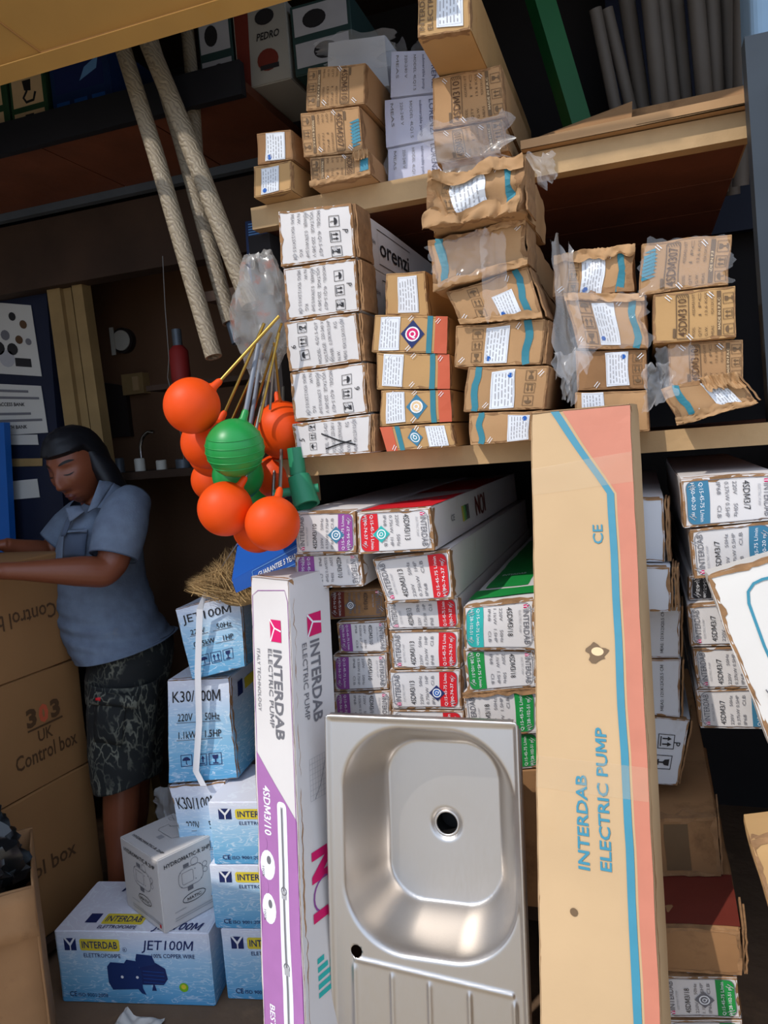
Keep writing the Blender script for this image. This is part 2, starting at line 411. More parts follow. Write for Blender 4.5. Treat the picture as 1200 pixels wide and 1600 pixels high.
# print layouts -------------------------------------------------------------
def staples(c, pts, m='ink_lgrey'):
    for x, y, a in pts:
        for k in (0, 1):
            dx, dy = .006*math.cos(a), .006*math.sin(a); ox, oy = -.0045*k*math.sin(a), .0045*k*math.cos(a)
            c.path([(x-dx+ox, y-dy+oy), (x+dx+ox, y+dy+oy)], .0013, m, 5)
def lay_pump(k, rot, colr, model, kw, q, h, diamond=None):
    c = k.canvas(rot); W, H = c.W, c.H
    c.rro(.06*W, .05*H, .94*W, .95*H, .16*W, .0011, 'ink_grey')
    c.rr(.06*W, .05*H, .94*W, .29*H, .14*W, 'ink_'+colr, 1, 'b')
    c.rect(.1*W, .855*H, .17*W, .915*H, 'ink_magenta', 2); c.path([(.1*W, .915*H), (.135*W, .88*H), (.17*W, .915*H)], .0014, 'ink_white', 3); c.path([(.135*W, .855*H), (.135*W, .885*H)], .0014, 'ink_white', 3)
    c.text('INTERDAB', .2*W, .85*H, .075*H, 'ink_grey', .68*W, bold=.005)
    c.text('ELECTRIC PUMP', .2*W, .79*H, .028*H, 'ink_lgrey', .45*W, bold=0)
    c.text(model, .12*W, .64*H, .07*H, 'ink_black', .6*W, bold=.0)
    for i, t in enumerate(('220V     50Hz', kw, 'IP68     Cl.B')): c.text(t, .12*W, (.535-.085*i)*H, .042*H, 'ink_grey', .72*W, bold=0)
    c.text(q, .09*W, .19*H, .042*H, 'ink_white', .8*W, bold=.0); c.text(h, .09*W, .1*H, .042*H, 'ink_white', .68*W, bold=.0)
    if diamond:
        x, y = diamond[0]*W, diamond[1]*H; z = .2*W
        c.poly([(x-z, y), (x, y-z*1.05), (x+z, y), (x, y+z*1.05)], 'ink_'+diamond[2], 4); c.ring(x, y, z*.5, z*.13, 'ink_white', 5); c.disc(x, y, z*.42, 'ink_'+diamond[3], 5); c.text('Q', x, y-z*.22, z*.45, 'ink_white', l=6, bold=.02, al='c')
    staples(c, [(.22*W, .93*H, 1.1), (.75*W, .94*H, .8), (.2*W, .12*H, 1.9), (.8*W, .1*H, .9)])
    k.done(c)
def lay_orenzi(k, rot, hand, cross=False):
    c = k.canvas(rot); W, H = c.W, c.H; z = .19*W
    for i, t in enumerate(('umb', 'up', 'glass')): c.icon(t, (.2+.27*i)*W, .7*H, z, 'ink_black')
    L = ('MODEL:  4LQ1.5-42/7', 'VOLTAGE:  220-240 V', 'POWER:  0.37KW/0.5HP', 'N.W.                KG', 'MEAS: 95X12.5X10.5 CM')
    for i, t in enumerate(L): c.text(t, .08*W, (.54-.09*i)*H, .044*H, 'ink_grey', (.82 if i != 3 else .78)*W, bold=.0)
    if hand: c.text(hand, .45*W, .86*H, .07*H, 'ink_black', bold=.0, slant=.1)
    if cross:
        c.path([(.25*W, .2*H), (.4*W, .4*H), (.62*W, .62*H)], .003, 'ink_black', 5); c.path([(.2*W, .58*H), (.3*W, .42*H), (.36*W, .25*H)], .003, 'ink_black', 5)
    staples(c, [(.15*W, .4*H, .9), (.85*W, .2*H, .9), (.8*W, .75*H, .9)])
    k.done(c)
def lay_model(k, rot, model, blue=True):
    c = k.canvas(rot); W, H = c.W, c.H; K = 'ink_kraftmark'
    if blue:
        for i in range(7): x = (.3+.07*i)*W; c.path([(x, .97*H), (x+.05*W, .83*H), (x+.1*W, .95*H), (x+.13*W, .84*H)], .006, 'ink_sky', 2)
    c.rect(.08*W, .73*H, .27*W, .76*H, K, 2)
    c.rro(.06*W, .575*H, .93*W, .72*H, .003, .0014, K); c.text(model, .1*W, .6*H, .1*H, 'ink_brown', .74*W, bold=.004)
    for i in range(5): c.path([(.86*W, (.585+.026*i)*H), (.92*W, (.605+.026*i)*H)], .0014, K, 3)
    for i, (a, b) in enumerate((('MODEL', '4SDM310T'), ('QTY', '1 PC'), ('G.W.', '13.6 KGS'), ('MEAS', '92X13X17CM'))):
        c.text(a, .08*W, (.5-.075*i)*H, .033*H, K, .2*W, bold=0); c.text(b, .5*W, (.5-.075*i)*H, .033*H, K, .42*W, bold=0)
    c.rect(.08*W, .185*H, .93*W, .235*H, K, 2); c.text('MADE IN P.R.C', .2*W, .195*H, .03*H, 'ink_cream', .6*W)
    for i, t in enumerate(('umb', 'up', 'glass')): c.icon(t, (.1+.29*i)*W, .035*H, .125*H, K)
    staples(c, [(.9*W, .8*H, .8), (.1*W, .55*H, .7), (.88*W, .3*H, .8)], 'ink_white')
    k.done(c)
def sticker(k, rot, x0, y0, x1, y1, seed=0, curl=.0, tilt=0, blue=True, name='shipping_label'):
    """white printed shipping label stuck on the front (normalised box, with slight tilt)"""
    c = k.canvas(rot); W, H = c.W, c.H; rnd = random.Random(seed); cx, cy = (x0+x1)/2*W, (y0+y1)/2*H; w, h = (x1-x0)*W/2, (y1-y0)*H/2
    cs, sn = math.cos(tilt), math.sin(tilt)
    T = lambda a, b: (cx+a*w*cs-b*h*sn, cy+a*w*sn+b*h*cs)
    nz = lambda: rnd.uniform(-.05, .05)
    c.quad([T(-1+nz(), -1+nz()), T(1+nz(), -1+nz()), T(1+nz(), 1+nz()), T(-1+nz(), 1+nz())], 'paper_label', 3, 6, 6)
    o = k.done(c, name); c2 = k.canvas(rot)
    for i in range(6):
        a = -.75+.27*i
        if rot in (0, 180) and w < h*2:
            y = -.85
            while y < .75:
                y2 = y+rnd.uniform(.1, .4); c2.path([T(a, y), T(a, min(.85, y2))], w*.08, 'ink_lgrey', 5); y = y2+.1
    if blue: c2.disc(*T(-.6, -.72), w*.22, 'ink_blue', 5)
    c2.path([T(-.9, -.92), T(.9, -.92), T(.9, .92), T(-.9, .92)], w*.03, 'ink_lgrey', 5, True)
    b = MB(); b.v = c2.mb.v; b.f = c2.mb.f; b.m = c2.mb.m; b.mats = c2.mb.mats
    b.build('label_print', o)
def lay_teal(k, rot, lab, stripe=.82, icons=.22, seed=0, ltilt=0):
    c = k.canvas(rot); W, H = c.W, c.H; rnd = random.Random(seed); n = 10
    pts = [(stripe*W+.0035*math.sin(i*.8+seed)*rnd.uniform(.3, 1), (.01+.98*i/n)*H) for i in range(n+1)]
    c.path(pts, .085*W, 'ink_teal', 1)
    if icons is not None:
        for i, t in enumerate(('glass', 'up', 'umb')): c.icon(t, (icons-.05)*W, (.1+.28*i)*H, .22*H, 'ink_kraftmark')
    staples(c, [(.1*W, .15*H, .8), (.72*W, .85*H, .9)], 'ink_white')
    k.done(c)
    if lab: sticker(k, rot, *lab, seed=seed, tilt=ltilt)
def lay_red(k, rot, seed=0, lab=True, dia=('navy', 'magenta'), ltilt=0):
    c = k.canvas(rot); W, H = c.W, c.H
    c.rect(.83*W, .0, .995*W, H, 'ink_orange', 1); c.rect(.725*W, 0, .795*W, H, 'ink_teal', 1)
    x, y, z = .54*W, .5*H, .33*H
    if dia:
        c.poly([(x-z, y), (x, y-z*1.15), (x+z, y), (x, y+z*1.15)], 'ink_'+dia[0], 2); c.disc(x, y, z*.6, 'ink_white', 3); c.disc(x, y, z*.48, 'ink_'+dia[1], 4); c.text('Q', x, y-z*.25, z*.5, 'ink_white', l=5, bold=.03, al='c')
    staples(c, [(.2*W, .85*H, .9), (.52*W, .9*H, .8), (.88*W, .85*H, .9), (.5*W, .1*H, .8)], 'ink_white')
    k.done(c)
    if lab: sticker(k, rot, .1, .08, .37, .95, seed=seed, tilt=ltilt, blue=False)
def film(name, label, quad, Y, amp, seed, group='clear plastic film', nx=26, ny=26, m='film', fold=3.0, cat='plastic film'):
    """crumpled clear sheet hanging in front of the boxes, edges uneven"""
    q = ontri(quad, Y); mb = MB(); S = seed*7.7
    def f(a, b):
        ja = .2*noise.noise(V((b*3.2, S, 1)))+.1*noise.noise(V((b*9, S, 5))); jb = .2*noise.noise(V((a*3.2, S, 2)))+.1*noise.noise(V((a*9, S, 6))); a2 = a+ja*(1 if a > .5 else -1)*abs(a-.5)*2; b2 = b+jb*(1 if b > .5 else -1)*abs(b-.5)*2
        p = (q[3]*(1-a2)+q[2]*a2)*(1-b2)+(q[0]*(1-a2)+q[1]*a2)*b2
        wx, wy = a*fold*.7+.5*noise.noise(V((a*2, b*2, S+7))), b*fold*.5; d = noise.noise(V((wx, wy, S)))+.8*(1-2*abs(noise.noise(V((wx*1.3+wy*.8, wy*.5-wx*.3, S+9)))))+.3*(1-2*abs(noise.noise(V((wx*2.6-wy, wy*1.2, S+5)))))
        return p+V((noise.noise(V((a*5, b*5, S+3)))*amp*.3, -amp*(.6+d*.6), 0))
    mb.grid(f, nx, ny, m); o = mb.build(name, None, smooth=80, loc=(q[3]+q[2])/2)
    return tag(o, label, cat, group)
# ------------------------------------------------------------------ more materials
pmat('wood', (186, 152, 108), .7, var=.2, nscale=9, bump=.15, bscale=60, stain=((150, 116, 78), 7, .6))
pmat('wood_red', (112, 62, 40), .7, var=.25, nscale=6, bump=.12, bscale=40)
pmat('wood_dark', (64, 46, 34), .8, var=.3, nscale=5, bump=.15, bscale=40)
pmat('wood_frame', (150, 122, 78), .7, var=.2, nscale=8, bump=.1, bscale=40)
pmat('plaster_brown', (104, 74, 52), .85, var=.15, nscale=3, bump=.1)
pmat('navy_paint', (22, 28, 50), .6, var=.2, nscale=3)
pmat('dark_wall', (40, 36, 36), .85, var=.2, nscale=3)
pmat('black_strip', (24, 24, 30), .6, var=.15, nscale=4)
pmat('yellow_paint', (152, 110, 48), .6, var=.12, nscale=5, bump=.05, bscale=20, stain=((150, 104, 34), 7, .62))
pmat('weld_dark', (128, 84, 30), .7)
pmat('earth', (122, 96, 74), .9, var=.25, nscale=4, bump=.3, bscale=30, stain=((150, 118, 88), 3, .55))
pmat('street', (186, 172, 150), .95, var=.15, nscale=1.5, bump=.2)
pmat('render_wall', (176, 160, 140), .9, var=.1, nscale=1)
pmat('film', (235, 235, 238), .12, var=0, alpha=.1, spec=1); pmat('film_tight', (235, 235, 238), .12, var=0, alpha=.09, spec=1); pmat('tape_clear', (226, 200, 160), .15, var=0, alpha=.16, spec=.7)
pmat('film_thick', (226, 222, 220), .22, var=0, alpha=.2, spec=1)
pmat('galv', (96, 104, 112), .45, .4, var=.15, nscale=6)
pmat('pale_blue', (150, 178, 200), .55, var=.1)
pmat('bright_blue', (28, 96, 176), .5, var=.1)
pmat('paper', (198, 194, 186), .7, var=.05)

# ------------------------------------------------------------------ setting
mb = MB(); mb.box((-4.1, 1.2, -.06), (2.2, 3.2, 0), 'earth'); struct(mb, 'floor')
mb = MB(); mb.box((-14, -16, -.2), (14, 1.199, -.001), 'street'); struct(mb, 'ground_street')
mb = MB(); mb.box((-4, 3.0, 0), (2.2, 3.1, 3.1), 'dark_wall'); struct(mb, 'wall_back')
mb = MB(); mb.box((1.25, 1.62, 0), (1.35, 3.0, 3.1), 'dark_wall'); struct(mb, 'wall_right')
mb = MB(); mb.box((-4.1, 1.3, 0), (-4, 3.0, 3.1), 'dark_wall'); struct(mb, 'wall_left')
mb = MB(); mb.box((-4.1, 1.25, 3.1), (2.2, 3.1, 3.16), 'wood_dark'); struct(mb, 'ceiling')
mb = MB(); mb.box((-4.1, 1.21, 2.86), (2.2, 1.25, 3.16), 'wood_dark'); struct(mb, 'trim_sky_board')  # unseen board added to cut sky light on loft and display shelf
mb = MB(); ly = max(onZ(0, 130, 2.35).y, onZ(440, 0, 2.35).y)+.03; mb.box((-4.1, ly, 2.46), (-1.15, ly+.03, 3.10), 'wood_dark'); struct(mb, 'trim_shade_board')  # unseen board added to shade the wrapped pipes and display shelf
# unseen wall added left of the stall to shade the doorway side
mb = MB(); mb.box((-6.5, .24, 0), (-2.13, .30, 4.4), 'render_wall'); struct(mb, 'wall_shade_left')
# shelf planks on a rough timber frame
Z1 = onY(873, 270, 1.76).z; Z2 = onY(1005, 708, 1.62).z
xl1, xr1 = onY(392, 330, 1.76).x, onY(1171, 190, 1.76).x
T1, T2 = Z1+.052, Z2+.042
# partition between the doorway and the shelving
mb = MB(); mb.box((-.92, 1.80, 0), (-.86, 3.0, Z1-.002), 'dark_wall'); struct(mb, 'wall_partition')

rt = thing('timber_shelf', 'rough timber shelving frame with two planks carrying the cartons', 'shelf', (0, 2.2, 0))
mb = MB(); mb.box((xl1, 1.76, Z1), (xr1, 1.80, T1), 'wood'); mb.build('shelf_edge', rt)
for k in range(4): mb = MB(); y = 1.802+.28*k; mb.box((xl1, y, Z1+.012), (xr1, y+.274, T1), 'wood_red'); mb.build('shelf_board', rt)
mb = MB(); mb.box((-.857, 1.62, Z2), (1.2, 1.66, T2), 'wood'); mb.build('shelf_edge', rt)
for k in range(4): mb = MB(); y = 1.662+.28*k; mb.box((-.857, y, Z2+.01), (1.2, y+.274, T2), 'wood_red'); mb.build('shelf_board', rt)
mb = MB(); mb.box((1.16, 1.668, 0), (1.2, 1.72, Z2), 'wood'); mb.build('post', rt)
for x in (-.2, .5, 1.1): mb = MB(); mb.box((x-.026, 2.85, 0), (x+.026, 2.9, Z1+.012), 'wood_dark'); mb.build('post', rt)
mb = MB(); mb.box((-.80, 1.57, .40), (-.12, 2.75, .44), 'wood_dark'); mb.build('lower_shelf', rt)
for x in (-.79, -.17): mb = MB(); mb.box((x, 1.6, 0), (x+.04, 2.7, .40), 'wood_dark'); mb.build('leg', rt)

# ------------------------------------------------------------------ cartons on the top plank
UP = (0, 1, 0)
def D(l, x=0, z=0): return V((x, 1, z)).normalized()*l
def ct(label, q, Y, L, mat='kraft', name='carton', **k): return Carton(name, label, ontri(q, Y), k.pop('D', None) or D(L), mat, **k)
GT = 'pump cartons on the top plank'
a7 = ct('brown carton with torn right corner under a three-high pile on the top plank', [(483, 246), (578, 238), (582, 284), (486, 304)], 1.70, .9, crush=.004, seed=7, group=GT, base=T1, rag=2.2)
lay_model(a7, -90, '4SDM307'); a7.shred('t', 14, .010, .03, 'kraft', (.72, 1)); a7.shred('b', 15, .005, .016, 'kraft')
a6 = ct('brown carton with blue scribble, middle of the three-high pile on the top plank', [(469, 177), (563, 165), (568, 227), (473, 242)], 1.70, .9, seed=6, group=GT, on=a7); lay_model(a6, -90, '4SDM307')
a5 = ct('brown carton without blue scribble topping the three-high pile on the top plank', [(481, 106), (572, 97), (571, 161), (477, 172)], 1.70, .9, seed=5, group=GT, on=a6); lay_model(a5, -90, '4SDM310', False)
a9 = ct('small brown carton with bright white label at the left end of the top plank', [(396, 260), (456, 251), (456, 301), (397, 314)], 1.70, .5, 'kraft_yellow', seed=9, group=GT, base=T1); sticker(a9, 0, .2, .06, .68, .9, 9)
a8 = ct('small dark carton with curling label stacked on the plank-end carton', [(401, 209), (455, 202), (458, 249), (402, 255)], 1.70, .5, 'kraft_dark', seed=8, group=GT, on=a9); sticker(a8, 0, .25, .05, .82, .95, 8, tilt=-.05)
b0 = None
for i, (q, lb) in enumerate((([(604, 233), (690, 216), (696, 286), (606, 297)], 'bluish white film-wrapped carton lying directly on the top plank'), ([(600, 156), (688, 145), (692, 212), (602, 227)], 'bluish white film-wrapped carton, middle one of the wrapped pile'), ([(611, 81), (690, 77), (692, 140), (608, 151)], 'bluish white film-wrapped carton with blue lettering topping the wrapped pile'))):
    b0 = ct(lb, q, 1.80, .85, 'box_lilac', seed=20+i, crush=.002, group=GT, edge=None, **({'base': T1} if i == 0 else {'on': b0}))
    c = b0.canvas(-90)
    for k, t in enumerate(('LORENZI', 'submersible pump', 'MODEL 4LQ1.5', '220-240 V', 'MEAS')): c.text(t, .1*c.W, (.8-.17*k)*c.H, (.09 if k == 0 else .05)*c.H, 'ink_navy' if k < 2 else 'ink_grey', (.8 if k < 3 else .5)*c.W, bold=.0)
    b0.done(c)
b10 = ct('greyish carton under cloudy film lying on the three-high pile', [(512, 66), (602, 53), (607, 98), (508, 108)], 1.84, .6, 'box_grey', seed=24, group=GT, edge=None, on=a5)
a3 = ct('brown carton in a clear bag on the plank beside the bluish wrapped pile', [(676, 206), (786, 186), (797, 250), (684, 274)], 1.72, .85, seed=3, group=GT, base=T1)
lay_model(a3, 90, '4SDM310', False)
a2 = ct('brown carton with hatched model box lying on the clear-bagged carton', [(675, 122), (783, 100), (790, 175), (676, 192)], 1.72, .9, seed=2, group=GT, on=a3); lay_model(a2, 90, '4SDM310', False)
a1 = ct('brown carton with white label jutting forward at the very top of the pile', [(651, -45), (732, -55), (735, 46), (651, 60)], 1.55, .9, 'kraft_yellow', seed=1, group=GT, on=None)
dz = (a2.q[0].z+a2.q[1].z)/2
sticker(a1, 0, .38, .1, .86, .95, 1, blue=False)
c = a1.canvas(90); c.text('INTERDAB', .1*c.W, .86*c.H, .1*c.H, 'ink_kraftmark', .6*c.W); c.text('ELECTRIC', .1*c.W, .7*c.H, .1*c.H, 'ink_kraftmark', .6*c.W); a1.done(c)

# ------------------------------------------------------------------ white column on the lower plank
GW = 'column of white cartons with black print'
W = [((457, 662), (578, 646), (580, 721), (466, 733)), ((453, 582), (567, 566), (574, 641), (462, 656)), ((443, 503), (558, 488), (564, 563), (452, 579)), ((442, 419), (557, 404), (562, 478), (447, 498)), ((434, 332), (548, 316), (555, 393), (438, 414))]
WL = ('lowest white carton with crossed-out print in the white column', 'second lowest white carton in the white column, handwritten nine on it', 'middle white carton of the white column', 'second highest white carton in the white column, marked with a P', 'topmost white carton of the white column, bold name on its side')
p = None
for i, q in enumerate(W):
    p = ct(WL[i], q, 1.55, .95, 'box_white', seed=30+i, crush=.003, group=GW, rag=1.9, flaps=2, **({'base': T2} if i == 0 else {'on': p}))
    lay_orenzi(p, (90, -90, 90, -90, -90)[i], ('5', '9', '6', 'P', 'P')[i], i == 0)
    if i >= 3:
        c = Canvas(lambda u, v, o, p=p: p.side(1, u, v, o), p.L, p.H)
        c.path([(.16, .16*c.H), (.16, .84*c.H), (.42, .84*c.H), (.42, .16*c.H)], .002, 'ink_black', 2, True); c.text('orenzi', .17, .35*c.H, .35*c.H, 'ink_black', .23, bold=.01)
        c.text('Submersible', .04, .5*c.H, .1*c.H, 'ink_grey', .1); c.text('pump', .04, .3*c.H, .1*c.H, 'ink_grey', .05); p.done(c, 'side_printing')
mb = MB(); q = [onY(458, 741, 1.56), onY(585, 730, 1.56)]
# ------------------------------------------------------------------ small brown column with orange ends
GC = 'brown cartons with an orange end and a diamond sticker'
C5 = ct('brown carton with orange end on the left, at the foot of the orange-ended column', [(592, 668), (705, 660), (713, 708), (604, 727)], 1.56, .8, 'kraft_yellow', seed=45, group=GC, base=T2); lay_red(C5, 180, 45, dia=('steel', 'sky'))
C4 = ct('brown carton with torn label and half-peeled pale sticker in the orange-ended column', [(592, 610), (703, 609), (705, 661), (592, 662)], 1.57, .8, 'kraft_yellow', seed=44, group=GC, on=C5, crush=.003); lay_red(C4, 0, 44, dia=('steel', 'cream'), ltilt=.03)
C3 = ct('brown carton with orange end and no diamond sticker in the orange-ended column', [(588, 551), (703, 554), (703, 608), (588, 605)], 1.57, .8, 'kraft_yellow', seed=43, group=GC, on=C4); lay_red(C3, 0, 43, dia=None, ltilt=-.04)
C2 = ct('brown carton with orange end and navy diamond with pink centre', [(585, 491), (700, 495), (698, 550), (581, 547)], 1.57, .8, 'kraft_yellow', seed=42, group=GC, on=C3); lay_red(C2, 0, 42, ltilt=.02)
C1 = ct('small brown carton with tall white label on top of the orange-ended column', [(603, 428), (666, 422), (669, 483), (601, 487)], 1.60, .6, 'kraft_yellow', seed=41, group=GC, on=C2); sticker(C1, 0, .3, .08, .78, .9, 41, blue=False)
# ------------------------------------------------------------------ sagging brown column with teal stripes
GB = 'sagging column of brown cartons with teal stripe'
B5 = ct('brown carton with teal stripe on the left at the foot of the sagging column', [(732, 645), (850, 640), (850, 693), (732, 702)], 1.53, .85, seed=55, crush=.004, group=GB, base=T2, rag=1.6); lay_teal(B5, 180, (.18, .1, .46, .95), .84, .12, 55)
B4 = ct('brown carton with teal stripe on the left, second from the foot of the sagging column', [(732, 573), (859, 571), (850, 637), (722, 631)], 1.53, .85, seed=54, crush=.004, group=GB, on=B5, rag=1.6); lay_teal(B4, 180, (.38, .1, .66, .95), .86, .2, 54, .06)
B3 = ct('brown carton with white label and teal stripe on the right, middle of the sagging column', [(715, 509), (851, 499), (845, 567), (712, 579)], 1.53, .85, seed=53, crush=.004, group=GB, on=B4, rag=1.6, flaps=2); lay_teal(B3, 0, (.34, .05, .60, .9), .82, .25, 53)
B2 = ct('tilted brown carton with bent flap and faded label in the sagging column', [(698, 456), (824, 417), (851, 486), (718, 509)], 1.52, .8, seed=52, crush=.005, group=GB, on=B3, rag=1.8, flaps=1); lay_teal(B2, 0, (.48, .08, .74, .6), .84, .28, 52, .15); B2.shred('b', 23, .005, .016, 'kraft')
B1 = ct('gaping brown carton under a plastic sheet near the top of the sagging column', [(667, 371), (819, 346), (822, 412), (677, 448)], 1.51, .7, seed=51, crush=.008, group=GB, on=B2, rag=3, seg=(18, 14, 14), coarse=14, flaps=1); lay_teal(B1, 180, None, .86, None, 51); B1.shred('b', 8, .007, .02, 'kraft'); B1.shred('t', 9, .006, .02, 'kraft', (.5, 1))
A4 = ct('badly crushed brown carton with taped white label on top of the sagging column', [(660, 282), (817, 244), (820, 319), (663, 352)], 1.45, .29, seed=50, crush=.014, group=GB, on=B1, rag=4, seg=(26, 18, 14), coarse=16, flaps=1); lay_teal(A4, 0, (.34, .12, .58, .88), .86, .3, 50, .08); A4.shred('b', 3, .010, .034, 'kraft'); A4.shred('t', 4, .009, .026, 'kraft')
# ------------------------------------------------------------------ right columns on the lower plank
GD = 'worn brown cartons beside the sagging column'
D4 = ct('brown carton mostly hidden behind the tall leaning tan carton on the plank', [(897, 612), (1012, 609), (1015, 662), (900, 665)], 1.57, .8, seed=64, group=GD, base=T2); sticker(D4, 0, .1, .35, .42, .97, 64)
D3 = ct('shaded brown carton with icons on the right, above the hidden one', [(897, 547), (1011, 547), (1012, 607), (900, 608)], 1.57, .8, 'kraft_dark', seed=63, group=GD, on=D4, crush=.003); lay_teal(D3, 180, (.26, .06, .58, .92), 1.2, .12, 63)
D2 = ct('film-wrapped brown carton with teal stripe, second in the worn column', [(882, 463), (1008, 457), (1011, 538), (903, 545)], 1.56, .8, seed=62, group=GD, on=D3, crush=.005, rag=2); lay_teal(D2, 0, (.36, .1, .64, .85), .86, .22, 62); D2.shred('t', 21, .006, .02, 'kraft')
D1 = ct('brown carton with a shredded top edge on top of the worn column', [(867, 404), (991, 385), (991, 454), (864, 461)], 1.57, .8, seed=61, group=GD, on=D2, crush=.006, rag=3.5, seg=(18, 12, 12), coarse=14); lay_teal(D1, 0, (.32, .02, .62, .85), .86, .22, 61); D1.shred('t', 12, .009, .026, 'kraft')
GE = 'brown cartons at the right end of the lower plank'
e4q = [onY(1035, 622, 1.5), onY(1150, 598, 1.5), onY(1186, 641, 1.5), onY(1060, 676, 1.5)]; e4d = T2+.012-min(p.z for p in e4q); e4q = [p+V((0, 0, e4d)) for p in e4q]
E4 = Carton('carton', 'tilted brown carton with torn corner and crumpled label at the right end of the plank', e4q, V((.1, 1, 0)).normalized()*.7, 'kraft', crush=.008, seed=74, group=GE, rag=3, seg=(20, 12, 12), coarse=13, flaps=1); lay_teal(E4, 180, (.2, .1, .5, .9), .82, None, 74, .12); E4.shred('t', 17, .012, .04, 'kraft', (.5, 1)); E4.shred('b', 18, .006, .018, 'kraft')
lo = min(E4.q[2].z, E4.q[3].z)
E3 = ct('brown carton with plastic over its left end, on the tilted carton', [(1044, 538), (1162, 529), (1162, 598), (1047, 604)], 1.57, .8, seed=73, group=GE); lay_model(E3, 90, '4SDM310', False)
E2 = ct('yellowish brown carton with sharp printed model box at the right end of the plank', [(1020, 460), (1150, 445), (1150, 520), (1021, 526)], 1.55, .85, 'kraft_yellow', seed=72, group=GE, on=E3); lay_model(E2, 90, '4SDM310', False)
E1 = ct('brown carton wrapped tight in film with blue scribble, top right of the lower plank', [(1002, 379), (1143, 365), (1141, 443), (1000, 455)], 1.55, .85, seed=71, group=GE, on=E2, crush=.004); lay_model(E1, 90, '4SDM307', True)

# ------------------------------------------------------------------ white pump cartons under the lower plank
def pump(label, q, Y, rot, colr, model, kw, qq, h, group, L=1.1, mat='box_white', dia=None, **k):
    o = ct(label, q, Y, L, mat, group=group, rag=1.7, **k); lay_pump(o, rot, colr, model, kw, qq, h, dia); return o
PU = ('purple', '4SDM3/10', '0.55kW 0.75HP', 'Q:15-45-75 L/min', 'H:70-56-27 m'); RE = ('red', '4SDM3/13', '0.75kW  1HP', 'Q:15-45-75 L/min', 'H:90-74-37 m'); GR = ('green', '4SDM3/18', '1.1kW  1.5HP', 'Q:15-45-75 L/min', 'H:128-102-51 m'); BL = ('steel', '4SDM3/7', '0.37kW 0.5HP', 'Q:15-45-75 L/min', 'H:50-40-20 m')
LB = .44
GP = 'white cartons with purple panel'
H5 = ct('plain worn carton at the foot of the purple-panel pile', [(524, 1138), (612, 1132), (618, 1290), (530, 1300)], 1.58, 1.0, 'kraft_dark', seed=89, base=LB, group=GP, edge=None)
H4 = pump('white carton with purple panel and red smudge just above the sink rim', [(521, 1082), (610, 1078), (612, 1130), (524, 1136)], 1.58, -90, *PU, GP, seed=84, on=H5)
H3 = pump('white carton with clean purple panel, second above the sink rim', [(520, 1022), (605, 1021), (607, 1073), (523, 1079)], 1.58, -90, *PU, GP, seed=83, on=H4)
H2 = pump('white carton with purple panel under the dusty one', [(525, 973), (605, 968), (607, 1016), (530, 1020)], 1.58, -90, *PU, GP, seed=82, on=H3)
H1 = pump('dusty brown carton with dark panel between purple and red panel piles', [(512, 924), (600, 918), (603, 963), (515, 970)], 1.60, -90, 'dred', *PU[1:], GP, mat='kraft_dark', seed=81, on=H2, dia=(.55, .4, 'grey', 'grey'))
G1 = pump('white carton with purple panel on the left, upper pile, behind the tall white carton', [(460, 866), (563, 863), (568, 916), (463, 921)], 1.52, -90, *PU, GP, seed=86, on=None)
F1 = pump('white carton with purple panel on the right and diamond sticker, top left of its pile', [(459, 800), (555, 798), (557, 860), (462, 862)], 1.50, 90, *PU, GP, seed=85, on=G1, dia=(.45, .32, 'steel', 'steel'))
mb = MB(); mb.box((-.80, 1.668, max(F1.q[0].z, F1.q[1].z)+.006), (-.748, 1.72, Z2), 'wood'); mb.build('bracket', rt)
GQ = 'white cartons with red panel'
I5 = ct('plain worn carton at the foot of the red-panel pile', [(614, 1168), (726, 1170), (735, 1290), (620, 1300)], 1.56, 1.0, 'kraft_dark', seed=99, base=LB, group=GQ, edge=None)
I4 = pump('white carton with red panel peeping over the sink rim', [(612, 1108), (724, 1110), (727, 1166), (615, 1166)], 1.56, 90, *RE, GQ, seed=94, on=I5)
I3 = pump('white carton with red panel and blue diamond sticker', [(607, 1048), (720, 1045), (723, 1106), (612, 1104)], 1.56, 90, *RE, GQ, seed=93, on=I4, dia=(.4, .33, 'navy', 'blue'))
I2 = pump('white carton with red panel in the middle of its pile', [(607, 985), (718, 983), (720, 1041), (612, 1045)], 1.56, 90, *RE, GQ, seed=92, on=I3)
I1 = pump('white carton with rounded red panel, slipped under the jutting one', [(600, 940), (717, 933), (720, 979), (607, 983)], 1.56, 90, *RE, GQ, seed=91, on=I2)
G2 = pump('white carton with red panel on the right, jutting out below the topmost', [(582, 873), (703, 858), (710, 928), (603, 937)], 1.53, 90, *RE, GQ, seed=96, on=I1)
F2 = pump('white carton with red panel on the left and aqua diamond, topmost of its pile', [(557, 801), (672, 792), (680, 861), (560, 866)], 1.50, -90, *RE, GQ, seed=95, on=None, dia=(.55, .33, 'aqua', 'aqua'))
c = Canvas(lambda u, v, o: F2.side(1, u, v, o), F2.L, F2.H)
c.text('CE', .16, .45*c.H, .16*c.H, 'ink_grey', .03); c.text('N', .42, .3*c.H, .5*c.H, 'ink_dred', .05, bold=.04, rot=0); c.ring(.50, .52*c.H, .022, .008, 'ink_dred'); c.text('I', .53, .3*c.H, .5*c.H, 'ink_dred', .015, bold=.04)
for i, m in enumerate(('ink_yellow', 'ink_lime', 'ink_green', 'ink_black', 'ink_black')): c.rect(.27+.016*i, .3*c.H, .281+.016*i, .7*c.H, m)
F2.done(c, 'side_printing')
